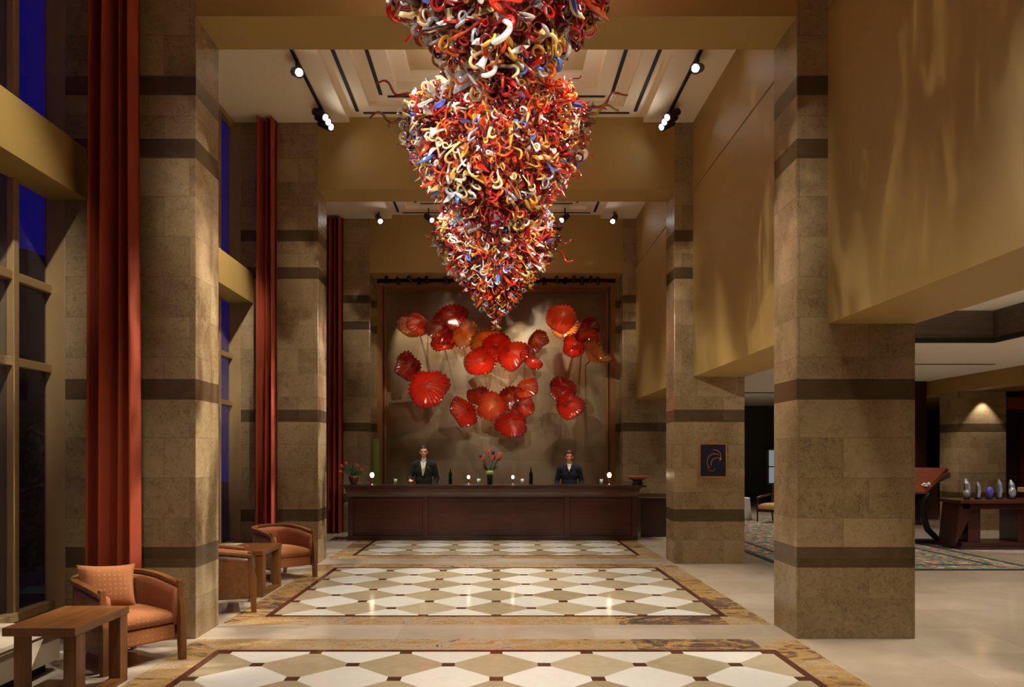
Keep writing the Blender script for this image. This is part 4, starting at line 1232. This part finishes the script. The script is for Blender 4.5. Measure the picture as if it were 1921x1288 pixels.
aw = [(-.50,.10,'small round silver award at the left end of the display'),(-.38,.24,'upright curved silver award, tallest at left of the display'),
      (-.24,.20,'silver award with dark edge, second tall one in the display'),(-.10,.14,'blue-tinted award in the middle of the display'),
      (.02,.12,'low bright silver award in front of the blue one'),(.14,.23,'tall silver award right of the blue one'),(.30,.13,'low round silver award right of centre'),(.42,.22,'tall slim silver award at the right of the display')]
for i, (x, h, lb) in enumerate(aw):
    h *= 1.4; tt = thing('award', lb, 'award', (8.75+x,13.42+.10*((i*2)%3-1),.86), R(20*((i%3)-1)), 'silver and crystal awards')
    box(-.045,.045,-.03,.03,0,.03).build('base', M['black'], tt)
    mm = M['crystal_blue'] if 'blue-tinted' in lb else M['crystal']
    if h < .21: G().ell((0,0,.03+h/2),(.062,.035,h/2)).build('ornament', mm, tt, smooth=True)
    else: G().tube([(0,0,.03),(.012,0,.03+h*.4),(.0,0,.03+h*.75),(-.02,0,.03+h)], [.034,.052,.045,.012], 6).build('ornament', mm, tt)
# seating glimpsed past the table and between the pillars
def lounge_chair(label, loc, rz, mat):
    t = thing('lounge_chair', label, 'chair', loc, rz, 'lounge chairs in the side room')
    cushion_g(-.28,.28,-.30,.25,.30,.44).build('seat', M['tan_cloth'], t, smooth=True)
    G().add([(-.30,.22,.30),(.30,.22,.30),(.30,.30,.30),(-.30,.30,.30),(-.27,.30,.95),(.27,.30,.95),(.27,.37,.95),(-.27,.37,.95)],
            [(0,3,2,1),(4,5,6,7),(0,1,5,4),(1,2,6,5),(2,3,7,6),(3,0,4,7)]).build('backrest', mat, t, bevel=.02)
    for s in (-1,1):
        G().tube([(s*.31,-.28,.58),(s*.31,0,.62),(s*.30,.25,.66)], .025, 8).build('arm', M['mahogany_dark'], t, smooth=True)
        G().tube([(s*.30,-.27,0),(s*.30,-.27,.58)], [.018,.024], 8).build('leg', M['mahogany_dark'], t)
        G().tube([(s*.28,.32,0),(s*.28,.26,.34)], [.018,.024], 8).build('leg', M['mahogany_dark'], t)
    box(-.29,.29,-.28,.26,.25,.31).build('seat_rail', M['mahogany_dark'], t)
    return t
lc = lounge_chair('brown leather lounge chair glimpsed between the two right pillars', (6.75,18.4,.0125), R(-55), M['leather'])
t = thing('console_table', 'tan-topped dark console at the very right edge, behind the display table', 'console table', (11.75,16.3,0))
box(-.45,.6,-.18,.18,.84,.94).build('console_top', M['tan_cloth'], t, bevel=.01)
box(-.40,.55,-.15,.15,.0,.84).build('console_body', M['mahogany_dark'], t)
M['stripe'] = (lambda n: (n.pbr(n.mix(n.ma('GREATER_THAN', n.ma('FRACT', n.ma('MULTIPLY', n.sep(n.obj())[2], 9)), .5), lin(150,84,80), lin(60,26,28)), .9), n.m)[1])(NT('striped_cloth'))
t = thing('ottoman', 'pink and maroon striped ottoman at the right edge, below the console', 'ottoman', (11.45,15.7,0))
box(-.50,.5,-.25,.25,.06,.47).build('cushion', M['stripe'], t, bevel=.03)
for sx in (-1,1):
    for sy in (-1,1): box(sx*.42-.03,sx*.42+.03,sy*.18-.03,sy*.18+.03,0,.06).build('leg', M['mahogany_dark'], t)
t = thing('side_cloth_table', 'small table under a white cloth, left of the leather lounge chair', 'table', (6.15,19.2,.012))
G().lathe([(.30,0),(.27,.3),(.25,.52),(.25,.55),(.0,.55)], n=28).build('cloth', M['white_cloth'], t, smooth=True)
w_ = bpy.data.objects.new('window_9', None); COL.objects.link(w_); struct(w_)
g = G(); g.box(9.57,10.1,26.7,26.78,.65,1.8)
M['daypane'] = m_glow('lit_window', (.55,.66,.70), .35)
g.build('pane', M['daypane'], w_)
g = G(); g.box(9.5,9.57,26.66,26.79,.6,1.87).box(10.1,10.17,26.66,26.79,.6,1.87).box(9.5,10.17,26.66,26.79,1.8,1.87).box(9.5,10.17,26.66,26.79,1.2,1.24)
g.build('window_frame', M['frame'], w_)

# ------------------------------------------------------------------ world
w = bpy.data.worlds.new('night'); scn.world = w; w.use_nodes = True
bg = w.node_tree.nodes['Background']; bg.inputs[0].default_value = (.060,.040,.95,1); bg.inputs[1].default_value = .085

# ------------------------------------------------------------------ light
WARM = (1,.91,.76); SOFT = (1,.96,.87)
for y in (4.7, 9.4, 14.0):
    for x in (-1.66, 1.66):
        for dy in (.9,-.9):
            lamp('SPOT', (x,y+dy,6.60), 560, SOFT, (x*.85,y+dy,0), .10, 58, .7)
for y in (9.4, 14.1, 4.7, 0):  # added upward discs without fixtures, brightening the coffers
    lamp('AREA', (0,y,6.5), 15, WARM, (0,y,9), 2.4)
for x in (-1.5,1.5):  # added lobby fill out of view, lightening pillars and beams
    lamp('SPOT', (x,1.0,6.5), 620, WARM, (x*1.5,6.8,1.3), .2, 28, .9)
    lamp('SPOT', (x,1.0,6.5), 200, WARM, (x*1.6,6.8,4.2), .2, 34, .9)
    lamp('SPOT', (x*1.3,1.0,6.5), 160, WARM, (x*2,5.5,4.5), .3, 70, .9)
for y, e in ((5.5,1000),(9.6,480),(14.1,480)):
    for a in range(4):
        an = a*pi/2+pi/4
        lamp('SPOT', (1.9*cos(an), y+1.5*sin(an), 6.5), e, SOFT, (0,y,5.1), .05, 50, .4)
    for x in (-.9,.9):  # added spots without heads, brightening the chandeliers from the front
        lamp('SPOT', (x,y-2.4,6.2 if y < 8 else 5.3), e*1.2, (1,.93,.82), (0,y,5.0), .04, 50, .4)
for x in (-2.85,2.85):  # added unseen spots without fixtures, lifting the nearest chandelier
    lamp('SPOT', (x,1.9,5.3), 1500, (1,.95,.86), (0,5.5,4.6), .05, 26, .6)
for x, tx, tz in ((-2.0,-1.9,4.2),(-1.5,-1.3,3.6),(-.9,-.9,4.3),(-.35,-.2,3.6),(.1,.2,3.0),(.6,.5,4.0),(1.1,1.4,4.3),(1.5,1.55,3.1),(2.0,1.9,3.8)):
    lamp('SPOT', (x,16.25,5.36), 190, (1,.88,.70), (tx,17.0,tz), .03, 40, .7)
for x in (-2.0,2.0):  # added spots without heads, brightening the glass bowls
    lamp('SPOT', (x,13.2,6.5), 420, (1,.9,.74), (x*.45,17.0,3.1), .05, 34, .8)
for x, tx, tz in ((-1.3,-1.48,1.5),(1.3,1.49,1.4)):  # added narrow spots without heads, brightening the two people
    lamp('SPOT', (x,13.3,6.5), 260, (1,.92,.8), (tx,15.58,tz), .04, 15, .6)
for y in (3.4, 8.5):
    lamp('SPOT', (-2.3,y,6.3), 1000, SOFT, (-3.67,y+1.9,4.2), .06, 27, .9)
lamp('SPOT', (-1.6,1.6,6.3), 2200, SOFT, (-3.1,6.8,1.1), .02, 30, .8, dict(scale=(16,6,8), rot=(0,0,.6), lo=.45, hi=.62))  # added out-of-view spots, noise mask imitates streaks on the pillar fronts
lamp('SPOT', (1.6,1.6,6.3), 1100, SOFT, (3.2,6.8,1.0), .02, 30, .8, dict(scale=(10,6,8), rot=(0,0,.6), lo=.2, hi=.66))
# added spots, noise mask imitating glass-thrown light streaks on pillars and bulkheads
gb = dict(scale=(34,8,8), rot=(0,0,.35), lo=.50, hi=.68)
lamp('SPOT', (-2.2,3.2,6.2), 300, SOFT, (2.97,5.6,3.9), .02, 60, .6, gb)
lamp('SPOT', (-2.2,8.4,6.4), 380, SOFT, (2.97,10.2,3.7), .02, 55, .6, gb)
gp = dict(scale=(20,8,8), rot=(0,0,.8), lo=.38, hi=.60)
for y0, f in ((7.9,1.0),(12.57,.9),(17.0,0)):
    if f:
        lamp('SPOT', (1.2,y0,6.5), 3600*f, SOFT, (-2.69,y0-.82,1.7), .03, 36, .8, gp)
        lamp('SPOT', (-1.2,y0,6.5), 420*f, SOFT, (2.69,y0-.82,2.0), .03, 40, .8, gp)
# side lounge
for x, y, e in ((5.0,4.6,90),(6.3,9.9,170),(8.8,8.6,130),(6.2,15.5,260),(9.0,11.5,260),(6.2,20,260),(8.6,20,180),(9.0,15.9,160)):
    lamp('SPOT', (x,y,3.33), e, (1,.91,.80), (x,y,0), .06, 120, .8)
lamp('SPOT', (5.6,7.3,3.33), 190, SOFT, (5.6,7.3,0), .05, 84, .3)
lamp('SPOT', (8.2,6.6,3.33), 190, SOFT, (8.2,6.6,0), .05, 84, .3)
lamp('SPOT', (10.62,16.42,3.0), 60, (1,.95,.84), (10.62,16.5,0), .02, 75, .5)
lamp('AREA', (6.1,7,3.5), 220, SOFT, (6.1,7,5), 2.5)  # added upward disc without fixture, brightening the lounge coffer
lamp('SPOT', (8.9,12.6,3.3), 260, (1,.95,.9), (8.9,13.4,.9), .03, 40, .5)
lamp('SPOT', (12.4,16.4,3.0), 60, WARM, (12.4,17.0,0), .05, 100, .5)

scn.view_settings.view_transform = 'Standard'; scn.view_settings.look = 'None'
scn.view_settings.gamma = 1; scn.view_settings.use_curve_mapping = False
scn.view_settings.exposure = 0
